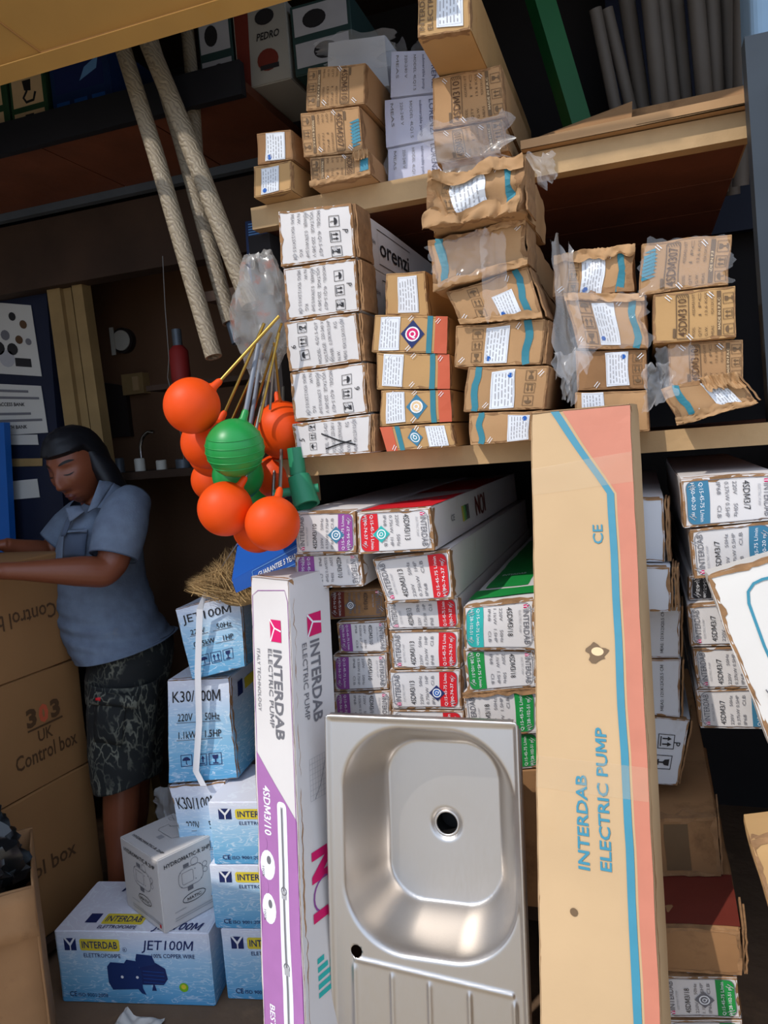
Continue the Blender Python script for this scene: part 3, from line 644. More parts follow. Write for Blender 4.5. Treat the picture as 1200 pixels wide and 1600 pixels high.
c = Canvas(F2.top, F2.W, F2.L); c.quad([(0, .02), (c.W, .02), (c.W, .34), (0, .16)], 'ink_red', 1, 8, 16); c.rect(0, .45, c.W, .9, 'ink_red', 1); c.text('INTERDAB', .1*c.W, .2, .03, 'ink_grey', .8*c.W, rot=0); F2.done(c, 'top_printing')
GG = 'white cartons with green panel'
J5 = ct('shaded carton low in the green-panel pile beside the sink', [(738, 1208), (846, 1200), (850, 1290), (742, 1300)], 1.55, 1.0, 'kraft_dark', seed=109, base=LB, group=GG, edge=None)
J4 = pump('white carton with green panel half hidden by the sink corner', [(735, 1150), (842, 1143), (846, 1199), (738, 1207)], 1.55, 90, *GR, GG, seed=104, on=J5)
J3 = pump('white carton with green panel on the right and shredded top edge', [(722, 1085), (839, 1074), (842, 1141), (730, 1150)], 1.54, 90, *GR, GG, seed=103, on=J4, crush=.004); J3.shred('t', 25, .005, .014, 'kraft_core')
J2 = pump('white carton with green panel on the left, middle of its pile', [(723, 1014), (837, 1015), (839, 1068), (730, 1078)], 1.54, -90, *GR, GG, seed=102, on=J3)
J1 = pump('white carton with torn aqua panel and green top, highest of its pile', [(724, 946), (835, 936), (838, 1007), (727, 1013)], 1.53, -90, 'aqua', *GR[1:], GG, seed=101, on=J2, crush=.004)
c = Canvas(J1.top, J1.W, J1.L); c.rect(0, .05, c.W, .14, 'ink_green'); c.rect(.1*c.W, .16, .75*c.W, .9, 'ink_green'); c.text('INTERDAB', .2*c.W, .3, .02, 'ink_white', .4*c.W); J1.done(c, 'top_printing')
# ------------------------------------------------------------------ right-hand piles behind the leaning cartons
GK = 'white cartons with steel blue panel'
K6 = pump('grey white carton with steel blue panel at the foot of its pile', [(1087, 1079), (1208, 1075), (1212, 1140), (1095, 1138)], 1.50, 90, *BL, GK, seed=116)
K5 = pump('white carton with steel blue panel, second from the foot of its pile', [(1083, 1012), (1203, 1010), (1207, 1074), (1090, 1077)], 1.50, 90, *BL, GK, seed=115, on=K6)
K4 = pump('white carton with steel blue panel in the shade of the torn white carton', [(1074, 945), (1195, 940), (1200, 1007), (1080, 1009)], 1.50, 90, *BL, GK, seed=114, on=K5)
K3 = pump('narrow white carton with dark panel wedged in the steel blue pile', [(1074, 900), (1198, 890), (1200, 938), (1076, 944)], 1.53, -90, 'black', *BL[1:], GK, seed=113, on=K4)
K2 = pump('white carton with steel blue panel on the right, second from the top', [(1076, 827), (1210, 814), (1212, 888), (1083, 897)], 1.49, 90, *BL, GK, seed=112, on=K3)
K1 = pump('white carton with steel blue panel on the left, topmost of its pile', [(1062, 748), (1218, 739), (1218, 812), (1067, 822)], 1.49, -90, *BL, GK, seed=111, on=K2, L=.9)
GLf = 'bluish white cartons behind the tall tan carton'
L5 = ct('bluish white carton slumped at the foot of its pile, marked with a P', [(965, 1113), (1079, 1125), (1058, 1210), (962, 1207)], 1.53, .9, 'box_grey', seed=125, base=.742, group=GLf, flaps=1)
c = L5.canvas(-90); c.text('P', .35*c.W, .82*c.H, .1*c.H, 'ink_black'); c.icon('up', .25*c.W, .6*c.H, .2*c.W, 'ink_black'); c.icon('glass', .55*c.W, .6*c.H, .2*c.W, 'ink_black'); L5.done(c)
L4 = ct('bluish white carton with measurement print, second from the foot', [(965, 1030), (1066, 1030), (1062, 1112), (968, 1112)], 1.53, .9, 'box_grey', seed=124, group=GLf, on=L5, flaps=1)
L3 = ct('bluish white carton with measurement print, third from the foot', [(965, 947), (1064, 946), (1062, 1027), (968, 1029)], 1.53, .9, 'box_grey', seed=123, group=GLf, on=L4, flaps=1)
for o in (L3, L4): c = o.canvas(90); c.text('MEAS: 121X12X20.5 CM', .1*c.W, .27*c.H, .05*c.H, 'ink_black', .8*c.W, bold=0); o.done(c)
L2 = ct('bluish white carton jutting out with layered flaps and a blue top edge', [(960, 884), (1048, 885), (1048, 945), (965, 945)], 1.47, .9, 'box_grey', seed=122, group=GLf, on=L3, flaps=3)
L1 = ct('bluish white carton on top of its pile behind the tall tan carton', [(955, 778), (1037, 778), (1040, 866), (957, 868)], 1.50, .9, 'box_grey', seed=121, group=GLf, on=L2, flaps=2)
# low shelf board carrying the steel blue pile
zk = min(K6.q[2].z, K6.q[3].z); mb = MB(); mb.box((.43, 1.56, zk-.03), (1.249, 2.7, zk-.002), 'wood_dark'); mb.build('shelf_board', rt)
# ------------------------------------------------------------------ foreground goods
def proj(p):
    d = V(p)-EYE; z = d.dot(CF); return 600+FPX*d.dot(CR)/z, 800-FPX*d.dot(CU)/z, z
def water_mat(name):
    m = bpy.data.materials.new(name); m.use_nodes = True; nt = m.node_tree; N = nt.nodes; L = nt.links; b = N['Principled BSDF']
    tc = N.new('ShaderNodeTexCoord'); sp = N.new('ShaderNodeSeparateXYZ'); L.new(tc.outputs['Generated'], sp.inputs[0])
    r = N.new('ShaderNodeValToRGB'); e = r.color_ramp.elements
    e[0].position = 0; e[0].color = (*lin((84, 160, 206)), 1); e[1].position = 1; e[1].color = (*lin((226, 226, 236)), 1)
    for p, c in ((.3, (130, 188, 222)), (.6, (168, 206, 232)), (.8, (206, 218, 236))): k = e.new(p); k.color = (*lin(c), 1)
    L.new(sp.outputs['Z'], r.inputs['Fac'])
    mp = N.new('ShaderNodeMapping'); mp.inputs['Scale'].default_value = (9, 9, 42); L.new(tc.outputs['Object'], mp.inputs['Vector'])
    n = N.new('ShaderNodeTexNoise'); n.inputs['Scale'].default_value = 1.6; n.inputs['Detail'].default_value = 3; n.inputs['Distortion'].default_value = 1.2; L.new(mp.outputs[0], n.inputs['Vector'])
    r2 = N.new('ShaderNodeValToRGB'); q = r2.color_ramp.elements; q[0].position = .47; q[0].color = (0, 0, 0, 1); q[1].position = .53; q[1].color = (0, 0, 0, 1); k = q.new(.5); k.color = (.55, .55, .55, 1)
    L.new(n.outputs['Fac'], r2.inputs['Fac'])
    mx = N.new('ShaderNodeMix'); mx.data_type = 'RGBA'; L.new(r2.outputs['Color'], mx.inputs['Factor']); L.new(r.outputs['Color'], mx.inputs['A']); mx.inputs['B'].default_value = (.9, .95, 1, 1)
    L.new(mx.outputs['Result'], b.inputs['Base Color']); b.inputs['Roughness'].default_value = .35; b.inputs['Specular IOR Level'].default_value = .4
    MATS[name] = m
water_mat('water_print')
pmat('pump_blue', (30, 52, 104), .5, var=.1)
UPV = V((0, 0, 1))
def floorbox(label, BL, BR, H, depth, mat, **k):
    d = UPV.cross(BR-BL).normalized()
    return Carton(k.pop('name', 'carton'), label, [BL+UPV*H, BR+UPV*H, BR, BL], d*depth, mat, **k)
def pump_front(k, full=True):
    c = k.canvas(0); W, H = c.W, c.H; f = .43/W
    c.W = W; S = lambda x: x*.43
    c.rect(S(.06), .73*H, S(.14), .9*H, 'ink_navy', 1)
    c.poly([(S(.06), .9*H), (S(.1), .78*H), (S(.14), .9*H), (S(.125), .9*H), (S(.1), .83*H), (S(.075), .9*H)], 'ink_white', 2); c.rect(S(.096), .73*H, S(.104), .8*H, 'ink_white', 2)
    c.rr(S(.165), .73*H, S(.435), .89*H, .006, 'ink_yellow', 1); c.text('INTERDAB', S(.18), .765*H, .095*H, 'ink_navy', S(.24), l=3, bold=.012)
    c.text('ELETTROPOMPE', S(.185), .64*H, .055*H, 'ink_navy', S(.25), bold=.002)
    c.text('CE', S(.06), .09*H, .07*H, 'ink_navy', S(.05)); c.text('ISO 9001:2008', S(.12), .09*H, .05*H, 'ink_navy', S(.2), bold=.005)
    if full:
        c.text('R', S(.46), .74*H, .03*H, 'ink_navy'); c.ring(S(.466), .755*H, .006, .0008, 'ink_navy')
        c.text('JET100M', S(.58), .76*H, .13*H, 'ink_navy', S(.33), bold=.004, slant=.2); c.text('100% COPPER WIRE', S(.64), .65*H, .055*H, 'ink_navy', S(.28), bold=.006)
        X, Y = (lambda a: S(a)), (lambda a: a*H)
        c.poly([(X(.335), Y(.52)), (X(.36), Y(.58)), (X(.52), Y(.56)), (X(.56), Y(.48)), (X(.56), Y(.22)), (X(.36), Y(.2)), (X(.335), Y(.3))], 'pump_blue', 2)
        c.poly([(X(.45), Y(.56)), (X(.47), Y(.62)), (X(.54), Y(.6)), (X(.55), Y(.5))], 'pump_blue', 2)
        c.poly([(X(.55), Y(.5)), (X(.56), Y(.6)), (X(.66), Y(.58)), (X(.72), Y(.5)), (X(.73), Y(.36)), (X(.7), Y(.28)), (X(.56), Y(.28))], 'ink_navy', 2)
        c.poly([(X(.53), Y(.62)), (X(.54), Y(.7)), (X(.64), Y(.68)), (X(.66), Y(.56)), (X(.55), Y(.52))], 'pump_blue', 3)
        c.poly([(X(.55), Y(.28)), (X(.58), Y(.14)), (X(.55), Y(.16)), (X(.52), Y(.24))], 'pump_blue', 3); c.poly([(X(.62), Y(.2)), (X(.65), Y(.2)), (X(.64), Y(.28)), (X(.63), Y(.28))], 'ink_navy', 3)
        for x in (.43, .53): c.disc(X(x), Y(.38), .004, 'ink_white', 4)
        for i in range(4): c.path([(X(.57), Y(.47-.05*i)), (X(.71), Y(.45-.05*i))], .0012, 'ink_blue', 4)
        c.disc(X(.83), Y(.25), .013, 'ink_lime', 2); c.disc(X(.83), Y(.26), .007, 'ink_yellow', 3)
    k.done(c)
jb = floorbox('large pale blue water-print pump carton on the ground under the small white box', onZ(98, 1565, 0), onZ(337, 1573, 0), .207, .235, 'water_print', crush=.001, seed=201, edge=None, group='pale blue pump cartons on the ground')
pump_front(jb)
c = Canvas(lambda u, v, o: jb.P(u*.998+.001, 1, v)+UPV*o, jb.W, jb.L)
c.rr(.12, .03, .24, .075, .005, 'ink_yellow', 1); c.text('INTERDAB', .127, .04, .025, 'ink_navy', .106, bold=.012); c.rect(.07, .035, .105, .075, 'ink_navy'); c.text('ELETTROPOMPE', .12, .01, .014, 'ink_navy', .11)
c.text('JET100M', .28, .01, .03, 'ink_navy', .13, slant=.2, bold=.015); c.text('JET100M', .25, .21, .03, 'ink_navy', .14, slant=.2, bold=.015, rot=180); jb.done(c, 'top_printing')
fd = (onZ(337, 1573, 0)-onZ(98, 1565, 0)).normalized()
o3l = onZ(356, 1561, 0); ob = None
for i, (dx, h, lb) in enumerate(((0, .200, 'pale blue pump carton on the ground beside the large one'), (-.014, .178, 'pale blue pump carton in the middle of the stack behind the tall white carton'), (.002, .172, 'pale blue pump carton topping the stack behind the tall white carton'))):
    z = sum((.2, .178, .172)[:i])+.001*i; bl = o3l+fd*dx+UPV*z
    ob = floorbox(lb, bl, bl+fd*.27, h, .235, 'water_print', crush=.001, seed=205+i, edge=None, group='pale blue pump cartons on the ground'); pump_front(ob, False)
# small white box standing at an angle on the big blue one
zt = .207+.205; Ft, Lt, Rt = onZ(245, 1345, zt), onZ(185, 1308, zt), onZ(332, 1303, zt)
e1 = (Rt-Ft); e2 = UPV.cross(e1).normalized()*(Lt-Ft).length
hb = Carton('small_carton', 'small white box with line drawings standing askew on the large pale blue carton', [Ft, Ft+e1, Ft+e1-UPV*.2035, Ft-UPV*.2035], e2, 'box_white', crush=.0004, seed=210, edge=None, cat='box')
def ctrl(c, W, H, sx=0):
    K = 'ink_grey'; X = lambda a: a*W; Y = lambda a: a*H
    c.text('HYDROMATIC-R 2HP', X(.1), Y(.84), .055*H, 'ink_black', .82*W, bold=.012)
    c.rro(X(.32), Y(.46), X(.76), Y(.72), .02, .0012, 'ink_grey'); c.rro(X(.38), Y(.51), X(.58), Y(.67), .004, .001, K); c.rect(X(.42), Y(.73), X(.52), Y(.78), K); c.ring(X(.62), Y(.76), .011, .001, K)
    c.rect(X(.46), Y(.4), X(.56), Y(.46), K); c.ring(X(.8), Y(.66), .007, .0012, K); c.ring(X(.8), Y(.58), .007, .0012, K)
    for a, b in ((.36, .49), (.36, .69), (.72, .69), (.72, .49), (.62, .52), (.62, .66)): c.disc(X(a), Y(b), .0016, K, 3, 8)
    c.ring(X(.56), Y(.3), .035, .0018, 'ink_black', ry=.012); c.text('MATIC', X(.56), Y(.275), .04*H, 'ink_black', .25*W, bold=.012, al='c')
    for i, w in enumerate((.2, .78, .7)): c.path([(X(.2), Y(.2-.03*i-(.05 if i else 0))), (X(.2+w), Y(.2-.03*i-(.05 if i else 0)))], .002, 'ink_lgrey')
c = hb.canvas(0); ctrl(c, c.W, c.H); hb.done(c)
c = Canvas(lambda u, v, o: hb.side(-1, u, v, o), hb.L, hb.H); ctrl(c, c.W, c.H); c.rect(.9*c.W, .05*c.H, .94*c.W, .1*c.H, 'ink_red'); hb.done(c, 'side_printing')
c = Canvas(lambda u, v, o: hb.P(v, 1, 1-u)+UPV*o, hb.L, hb.W)
c.text('HYDROMATIC-R 2HP', .92*c.W, .14*c.H, .05*c.H, 'ink_black', .8*c.W, bold=.012, rot=0, al='r'); c.path([(.3*c.W, .5*c.H), (.65*c.W, .5*c.H), (.7*c.W, .62*c.H), (.68*c.W, .78*c.H), (.4*c.W, .78*c.H), (.34*c.W, .7*c.H), (.26*c.W, .72*c.H), (.26*c.W, .55*c.H)], .0013, 'ink_grey', 2, True)
c.rect(.5*c.W, .8*c.H, .58*c.W, .86*c.H, 'ink_grey'); c.rect(.44*c.W, .36*c.H, .54*c.W, .46*c.H, 'ink_lgrey'); c.ring(.15*c.W, .85*c.H, .012, .0012, 'ink_grey', ry=.006); c.rect(.86*c.W, .88*c.H, .9*c.W, .96*c.H, 'ink_red'); c.rect(.92*c.W, .88*c.H, .95*c.W, .96*c.H, 'ink_black'); hb.done(c, 'top_printing')

# pump end cartons piled behind
def endprint(k, title, kw, hp):
    c = k.canvas(0); W, H = c.W, c.H
    c.text(title, .08*W, .78*H, .11*H, 'ink_black', .76*W, bold=.004); c.text('220V      50Hz', .16*W, .6*H, .07*H, 'ink_black', .66*W, bold=.005); c.text(kw+'    '+hp, .17*W, .43*H, .07*H, 'ink_black', .66*W, bold=.008)
    for y in (.585, .415): c.path([(.14*W, y*H), (.44*W, y*H)], .0015, 'ink_grey'); c.path([(.52*W, y*H), (.84*W, y*H)], .0015, 'ink_grey')
    for i, t in enumerate(('umb', 'up', 'glass')): c.icon(t, (.2+.21*i)*W, .16*H, .17*W, 'ink_navy')
    k.done(c)
BD = _fh*.36+_rh*.08
bundle = None
def crumple(name, label, cat, c, rad, m, seed, amp=.22, n=40, k=26, flat=None, group=None):
    """lumpy bag: closed surface with sharp folds"""
    c = V(c); mb = MB(); vs = []; R = V(rad)
    for i in range(k+1):
        a = math.pi*i/k
        for j in range(n):
            t = 2*math.pi*j/n; d = V((math.sin(a)*math.cos(t), math.sin(a)*math.sin(t), math.cos(a)))
            f = 1+amp*(.5*noise.noise(d*1.6+V((seed, 0, 0)))+.6*(.5-abs(noise.noise(d*3+V((0, seed, 0)))))+.35*(.5-abs(noise.noise(d*7+V((0, 0, seed))))))
            p = c+V((d.x*R.x*f, d.y*R.y*f, d.z*R.z*f))
            if flat is not None: p.z = max(p.z, flat)
            vs.append(p)
    rings = [vs[i*n:(i+1)*n] for i in range(k+1)]; mb.loft(rings, m); low = min(p.z for p in vs)
    o = mb.build(name, None, smooth=35, loc=(c.x, c.y, low), weld=1e-5); return tag(o, label, cat, group)
pmat('black_poly', (18, 20, 22), .28, var=.2, nscale=8, spec=.6)
z1 = 2.12
k1q = [atz(261, 1063, z1), atz(357, 1058, z1), atz(371, 1217, z1), atz(262, 1217, z1)]
zb = k1q[2].z
k2q = [atz(264, 1221, z1), atz(352, 1219, z1), atz(362, 1335, z1), atz(292, 1335, z1)]
zz = .24
k2q[0].z = k2q[1].z = zb-.004; k2q[2].z = k2q[3].z = zz
k1q[2].z = k1q[3].z = zb
crumple('plastic_bundle', 'black polythene bundle under the pile of pale blue cartons', 'bundle', (k2q[0]+k2q[1]+k2q[2]+k2q[3])/4+_fh*.13+UPV*(-.20), (.085, .11, .115), 'black_poly', 3, flat=0.001, amp=.12)
k2 = Carton('carton', 'torn pale blue carton wrapped in loose plastic under the upright end cartons', k2q, BD, 'water_print', crush=.006, seed=221, edge='kraft_core', rag=1.2, coarse=12); endprint(k2, 'K30/100M', '1.1kW', '1.5HP')
k1 = Carton('carton', 'pale blue end carton with white strap, middle of the tied pile', k1q, BD, 'water_print', crush=.0025, seed=222, edge='kraft_core', rag=.8); endprint(k1, 'K30/100M', '1.1kW', '1.5HP')
j1q = [atz(273, 952, 2.1), atz(375, 928, 2.1), atz(384, 1042, 2.1), atz(300, 1063, 2.1)]
k0 = Carton('carton', 'tilted pale blue end carton on top of the tied pile below the fibre tuft', j1q, BD, 'water_print', crush=.002, seed=223, edge='kraft_core', rag=.8); endprint(k0, 'JET100M', '0.75kW', '1HP')
c = Canvas(lambda u, v, o: k1.side(1, u, v, o), k1.L, k1.H); c.rect(.05, .75*c.H, .085, .9*c.H, 'ink_navy'); c.rr(.1, .77*c.H, .2, .88*c.H, .004, 'ink_yellow'); k1.done(c, 'side_printing')
# blue box with white lettering leaning under the floats
pmat('blue_card', (26, 84, 168), .4, var=.08); pmat('blue_card_top', (70, 132, 198), .4, var=.08)
bq = [atz(362, 907, 1.92), atz(468, 850, 1.88), atz(470, 882, 1.88), atz(369, 927, 1.92)]
bb = Carton('carton', 'blue carton with white lettering tipped against the orange floats', bq, (atz(372, 842, 2.03)-atz(362, 907, 1.92))*1.1, 'blue_card', crush=.001, seed=230, edge=None)
c = bb.canvas(0); c.rro(.3*c.W, .15*c.H, 1.0*c.W-.002, .9*c.H, .003, .0015, 'ink_lblue'); c.text('GUARANTEE 5 YEARS', .38*c.W, .38*c.H, .28*c.H, 'ink_white', .6*c.W, bold=.02); bb.done(c)
# fibre tuft
pmat('fibre', (170, 138, 92), .9, var=.3, nscale=20)
mb = MB(); rnd = random.Random(4); root0 = atz(375, 925, 2.04)
for i in range(1500):
    a = root0+V((rnd.gauss(0, .03), rnd.gauss(0, .03), rnd.gauss(0, .012))); tp = atz(rnd.uniform(288, 372), 0, 2.04); px = rnd.uniform(286, 374); py = 925-(px-286)*.85*rnd.uniform(.3, 1.0)-rnd.uniform(0, 18); tip = atz(px, max(852, py), 2.04+rnd.gauss(0, .03))
    md = (a+tip)/2+V((rnd.gauss(0, .012), rnd.gauss(0, .012), rnd.gauss(0, .012))); wv = V((rnd.gauss(0, 1), rnd.gauss(0, 1), rnd.gauss(0, 1))).normalized()*.0009
    mb.add([a-wv, a+wv, md+wv, md-wv, tip], [(0, 1, 2, 3), (3, 2, 4)], 'fibre')
mb.ball(root0-UPV*.01, .045, 'fibre', 14, 10, (1.3, 1, .6))
tag(mb.build('fibre_tuft', None, loc=root0-UPV*.04), 'frayed tuft of tan natural fibre on the tied pile', 'fibre')
# white strap hanging down the tied pile
pmat('strap_white', (224, 224, 228), .35, var=.05)
mb = MB(); pts = [atz(376, 842, 2.0), atz(350, 880, 2.03), atz(322, 922, 2.05), atz(312, 952, 2.07), atz(309, 1050, 2.085), atz(311, 1130, 2.095), atz(306, 1205, 2.1), atz(318, 1228, 2.1)]
for i in range(len(pts)-1):
    sdr = CR*.0085; a, b = pts[i], pts[i+1]
    if i < 3: sdr = (CR+CU).normalized()*.0085
    nrm = CF*.0012; sdr2 = (CR+CU).normalized()*.0085 if i+1 < 3 else CR*.0085
    mb.hexa([a-sdr, a+sdr, a+sdr+nrm, a-sdr+nrm], [b-sdr2, b+sdr2, b+sdr2+nrm, b-sdr2+nrm], 'strap_white')
tag(mb.build('strap', None, loc=pts[-1], weld=1e-5), 'white plastic packing strap running down the pale blue end cartons', 'strap')

# ------------------------------------------------------------------ tall white carton leaning at the front
mt = atz(451, 905, 1.60); mbt = atz(493, 1990, 1.36); mbt.z = 0.001
Lv = -_rh*.093+_fh*.075; Rv = _rh*.077+_fh*.096
tw = Carton('tall_carton', 'tall white pump carton with purple lower half leaning beside the sink', [mt+Lv, mt, mbt, mbt+Lv], Rv, 'box_white', crush=.0012, seed=240, edge='kraft_core', rag=.6, seg=(8, 40, 8))
c = tw.canvas(0); W_, H_ = c.W, c.H; yy = lambda px: (1-(px-908)/(1990-908)*1.0)*H_
def yv(py):   # height on the leaning face for a picture row
    lo, hi = 0.0, 1.0
    for _ in range(40):
        m = (lo+hi)/2
        if proj(tw.q[3].lerp(tw.q[0], m))[1] > py: lo = m
        else: hi = m
    return lo*H_
c.quad([(.05*W_, .02), (.97*W_, .02), (.97*W_, yv(1262)), (.05*W_, yv(1172))], 'ink_lpurple', 1, 6, 40)
c.path([(.05*W_, .02), (.05*W_, yv(930)), (.2*W_, yv(922)), (.9*W_, yv(918)), (.97*W_, yv(935)), (.97*W_, .02)], .0014, 'ink_purple', 2)
def sq(c, x, y, w, h):
    c.rect(x, y, x+w, y+h, 'ink_magenta', 2); c.path([(x, y+h), (x+w*.4, y+h*.62), (x+w, y+h*.5)], w*.1, 'ink_white', 3); c.path([(x+w*.4, y+h*.62), (x, y)], w*.1, 'ink_white', 3)
sq(c, .5*W_, yv(998), .27*W_, yv(964)-yv(998))
for t, x, ya, yb, h, b, m in (('INTERDAB', .56, 1010, 1146, .2, .02, 'ink_grey'), ('ELECTRIC PUMP', .42, 1010, 1130, .1, .004, 'ink_grey'), ('ITALY TECHNOLOGY', .13, 1012, 1108, .075, .0, 'ink_grey')):
    c.text(t, x*W_, yv(ya), h*W_, m, yv(ya)-yv(yb), bold=b, rot=-90)
c.text('4SDM3/10', .2*W_, yv(1222), .16*W_, 'ink_white', yv(1222)-yv(1298), rot=-90, bold=.02); c.text('BEST QUALITY', .2*W_, yv(1560), .12*W_, 'ink_white', .13, rot=-90, bold=.015)
c.rr(.52*W_, .03, .74*W_, yv(1240), .01, 'ink_white', 2); c.rect(.6*W_, .03, .66*W_, yv(1248), 'ink_lgrey', 3, .015); c.path([(.63*W_, .03+(yv(1250)-.03)*k/40) for k in range(41)], .003, 'ink_grey', 4)
for py in (1375, 1490): c.rect(.58*W_, yv(py+12), .69*W_, yv(py), 'ink_lgrey', 5); c.ring(.635*W_, yv(py), .007, .002, 'ink_grey', 5)
for py in (1345, 1412):
    c.disc(.25*W_, yv(py), .17*W_, 'ink_white', 2, ry=.028); c.disc(.28*W_, yv(py-8), .05*W_, 'ink_grey', 3, ry=.008); c.text('100%', .12*W_, yv(py+4), .05*W_, 'ink_grey', .02, rot=-90); c.disc(.2*W_, yv(py-32), .05*W_, 'ink_lpurple', 3, ry=.012)
tw.done(c)
c = Canvas(lambda u, v, o: tw.side(1, u, v, o), tw.L, tw.H); W2 = c.W
sq(c, .4*W2, yv(996), .34*W2, yv(962)-yv(996))
c.text('INTERDAB', .45*W2, yv(1003), .22*W2, 'ink_grey', yv(1003)-yv(1128), bold=.02, rot=-90); c.text('ELECTRIC PUMP', .25*W2, yv(1003), .11*W2, 'ink_grey', yv(1003)-yv(1120), bold=.004, rot=-90)
for i in range(9): c.path([(.3*W2, yv(1180+8*i)), (.8*W2, yv(1180+8*i))], .0006, 'ink_lgrey'); c.path([((.3+.0625*i)*W2, yv(1180)), ((.3+.0625*i)*W2, yv(1244))], .0006, 'ink_lgrey')
c.path([(.4*W2, yv(1244)), (.55*W2, yv(1225)), (.7*W2, yv(1185))], .0012, 'ink_grey')
c.text('N', .3*W2, yv(1320), .5*W2, 'ink_magenta', yv(1320)-yv(1368), bold=.06, rot=-90); c.ring(.55*W2, yv(1392), .26*W2, .004, 'ink_purple'); c.text('I', .3*W2, yv(1412), .5*W2, 'ink_magenta', .018, bold=.06, rot=-90)
for i in range(5): c.rect(.3*W2, yv(1490+13*i), (.45+.08*i)*W2, yv(1482+13*i), 'ink_aqua')
tw.done(c, 'side_printing')
# ------------------------------------------------------------------ tall tan carton
a27 = math.radians(27); r27 = _rh*math.cos(a27)-_fh*math.sin(a27); b27 = _rh*math.sin(a27)+_fh*math.cos(a27)
TT = atz(829, 645, 1.43); SS = atz(844, 1600, 1.18); dn = SS-TT; BB = TT+dn*((TT.z-.001)/(TT.z-SS.z))
wt = .175
for _ in range(30):
    wt += (984-proj(TT+r27*wt)[0])*.0006
trz = TT+r27*wt+UPV*.0; brz = BB+r27*wt
tb = Carton('tall_carton', 'tall tan pump carton with salmon and blue stripe leaning in front of the shelves', [TT, trz, brz, BB], b27*.097, 'kraft_pale', crush=.0012, seed=250, edge='kraft_core', rag=.7, seg=(14, 50, 8))
c = tb.canvas(0); W_, H_ = c.W, c.H
def bmap(px, py):
    """face metres under a picture point"""
    d = ray(px, py); n = (tb.q[1]-tb.q[0]).cross(tb.q[3]-tb.q[0]); t = (tb.q[0]-EYE).dot(n)/d.dot(n); p = EYE+d*t-tb.q[3]
    ex = (tb.q[2]-tb.q[3]); ey = (tb.q[0]-tb.q[3]); A = ex.dot(ex); B = ex.dot(ey); Cc = ey.dot(ey); p1, p2 = p.dot(ex), p.dot(ey); dt = A*Cc-B*B
    return ((p1*Cc-p2*B)/dt*W_, (p2*A-p1*B)/dt*H_)
e0, e1_ = bmap(858, 642), bmap(949, 772); e2_ = bmap(991, 1600); xr = e2_[0]+(e1_[0]-e2_[0])*(-.0); sl = (e1_[0]-e2_[0])/(e1_[1]-e2_[1]); xb = e2_[0]-sl*(e2_[1]-.01)
g = .012
top = H_*.998
x_t = e0[0]+(top-e0[1])*(e0[0]-e1_[0])/(e0[1]-e1_[1])
c.quad([(xb+.016, .004), (W_*.997, .004), (W_*.997, e1_[1]), (e1_[0]+.016, e1_[1])], 'ink_salmon', 1, 4, 40); c.quad([(e1_[0]+.016, e1_[1]), (W_*.997, e1_[1]), (W_*.997, top), (x_t+.022, top)], 'ink_salmon', 1, 4, 10)
c.quad([(xb, .004), (xb+g, .004), (e1_[0]+g, e1_[1]), e1_], 'ink_sky', 2, 1, 40); c.quad([e1_, (e1_[0]+g, e1_[1]), (x_t+g*1.3, top), (x_t, top)], 'ink_sky', 2, 1, 10)
for t, pa, pb, h in (('INTERDAB', (921, 1360), (919, 1212), .017), ('ELECTRIC PUMP', (955, 1362), (945, 1138), .017)):
    a, b = bmap(*pa), bmap(*pb); c.text(t, a[0], a[1], h, 'ink_sky', b[1]-a[1], bold=.02, rot=90)
a = bmap(934, 850)
c.text('CE', a[0]+.009, a[1], .017, 'ink_sky', .034, bold=.01, rot=90)
hx, hy = bmap(933, 1020); c.poly([(hx+.016*math.cos(t)*(1+.3*math.sin(5*t)), hy+.015*math.sin(t)*(1+.3*math.cos(3*t))) for t in [k*.3 for k in range(21)]], 'ink_kraftmark', 4); c.poly([(hx+.001+.010*math.cos(t), hy+.002+.007*math.sin(t)) for t in [k*.4 for k in range(16)]], 'ink_cream', 5)
hx, hy = bmap(897, 1425); c.disc(hx, hy, .006, 'ink_kraftmark', 4)
tb.done(c)
# brown parcel tape bands
pmat('tape', (206, 168, 122), .12, var=.06, spec=.7)
mb = MB(); a = bmap(830, 733); b = bmap(1000, 705)
c = Canvas(tb.front, W_, H_); c.quad([(.001, a[1]-.05), (W_-.001, b[1]-.055), (W_-.001, b[1]), (.001, a[1])], 'tape_clear', 3, 14, 6); tb.done(c, 'tape')
a = bmap(840, 1200); c = Canvas(tb.front, W_, H_); c.quad([(.001, a[1]-.03), (W_-.001, a[1]-.03), (W_-.001, a[1]+.02), (.001, a[1]+.02)], 'tape_clear', 3, 14, 4); tb.done(c, 'tape')
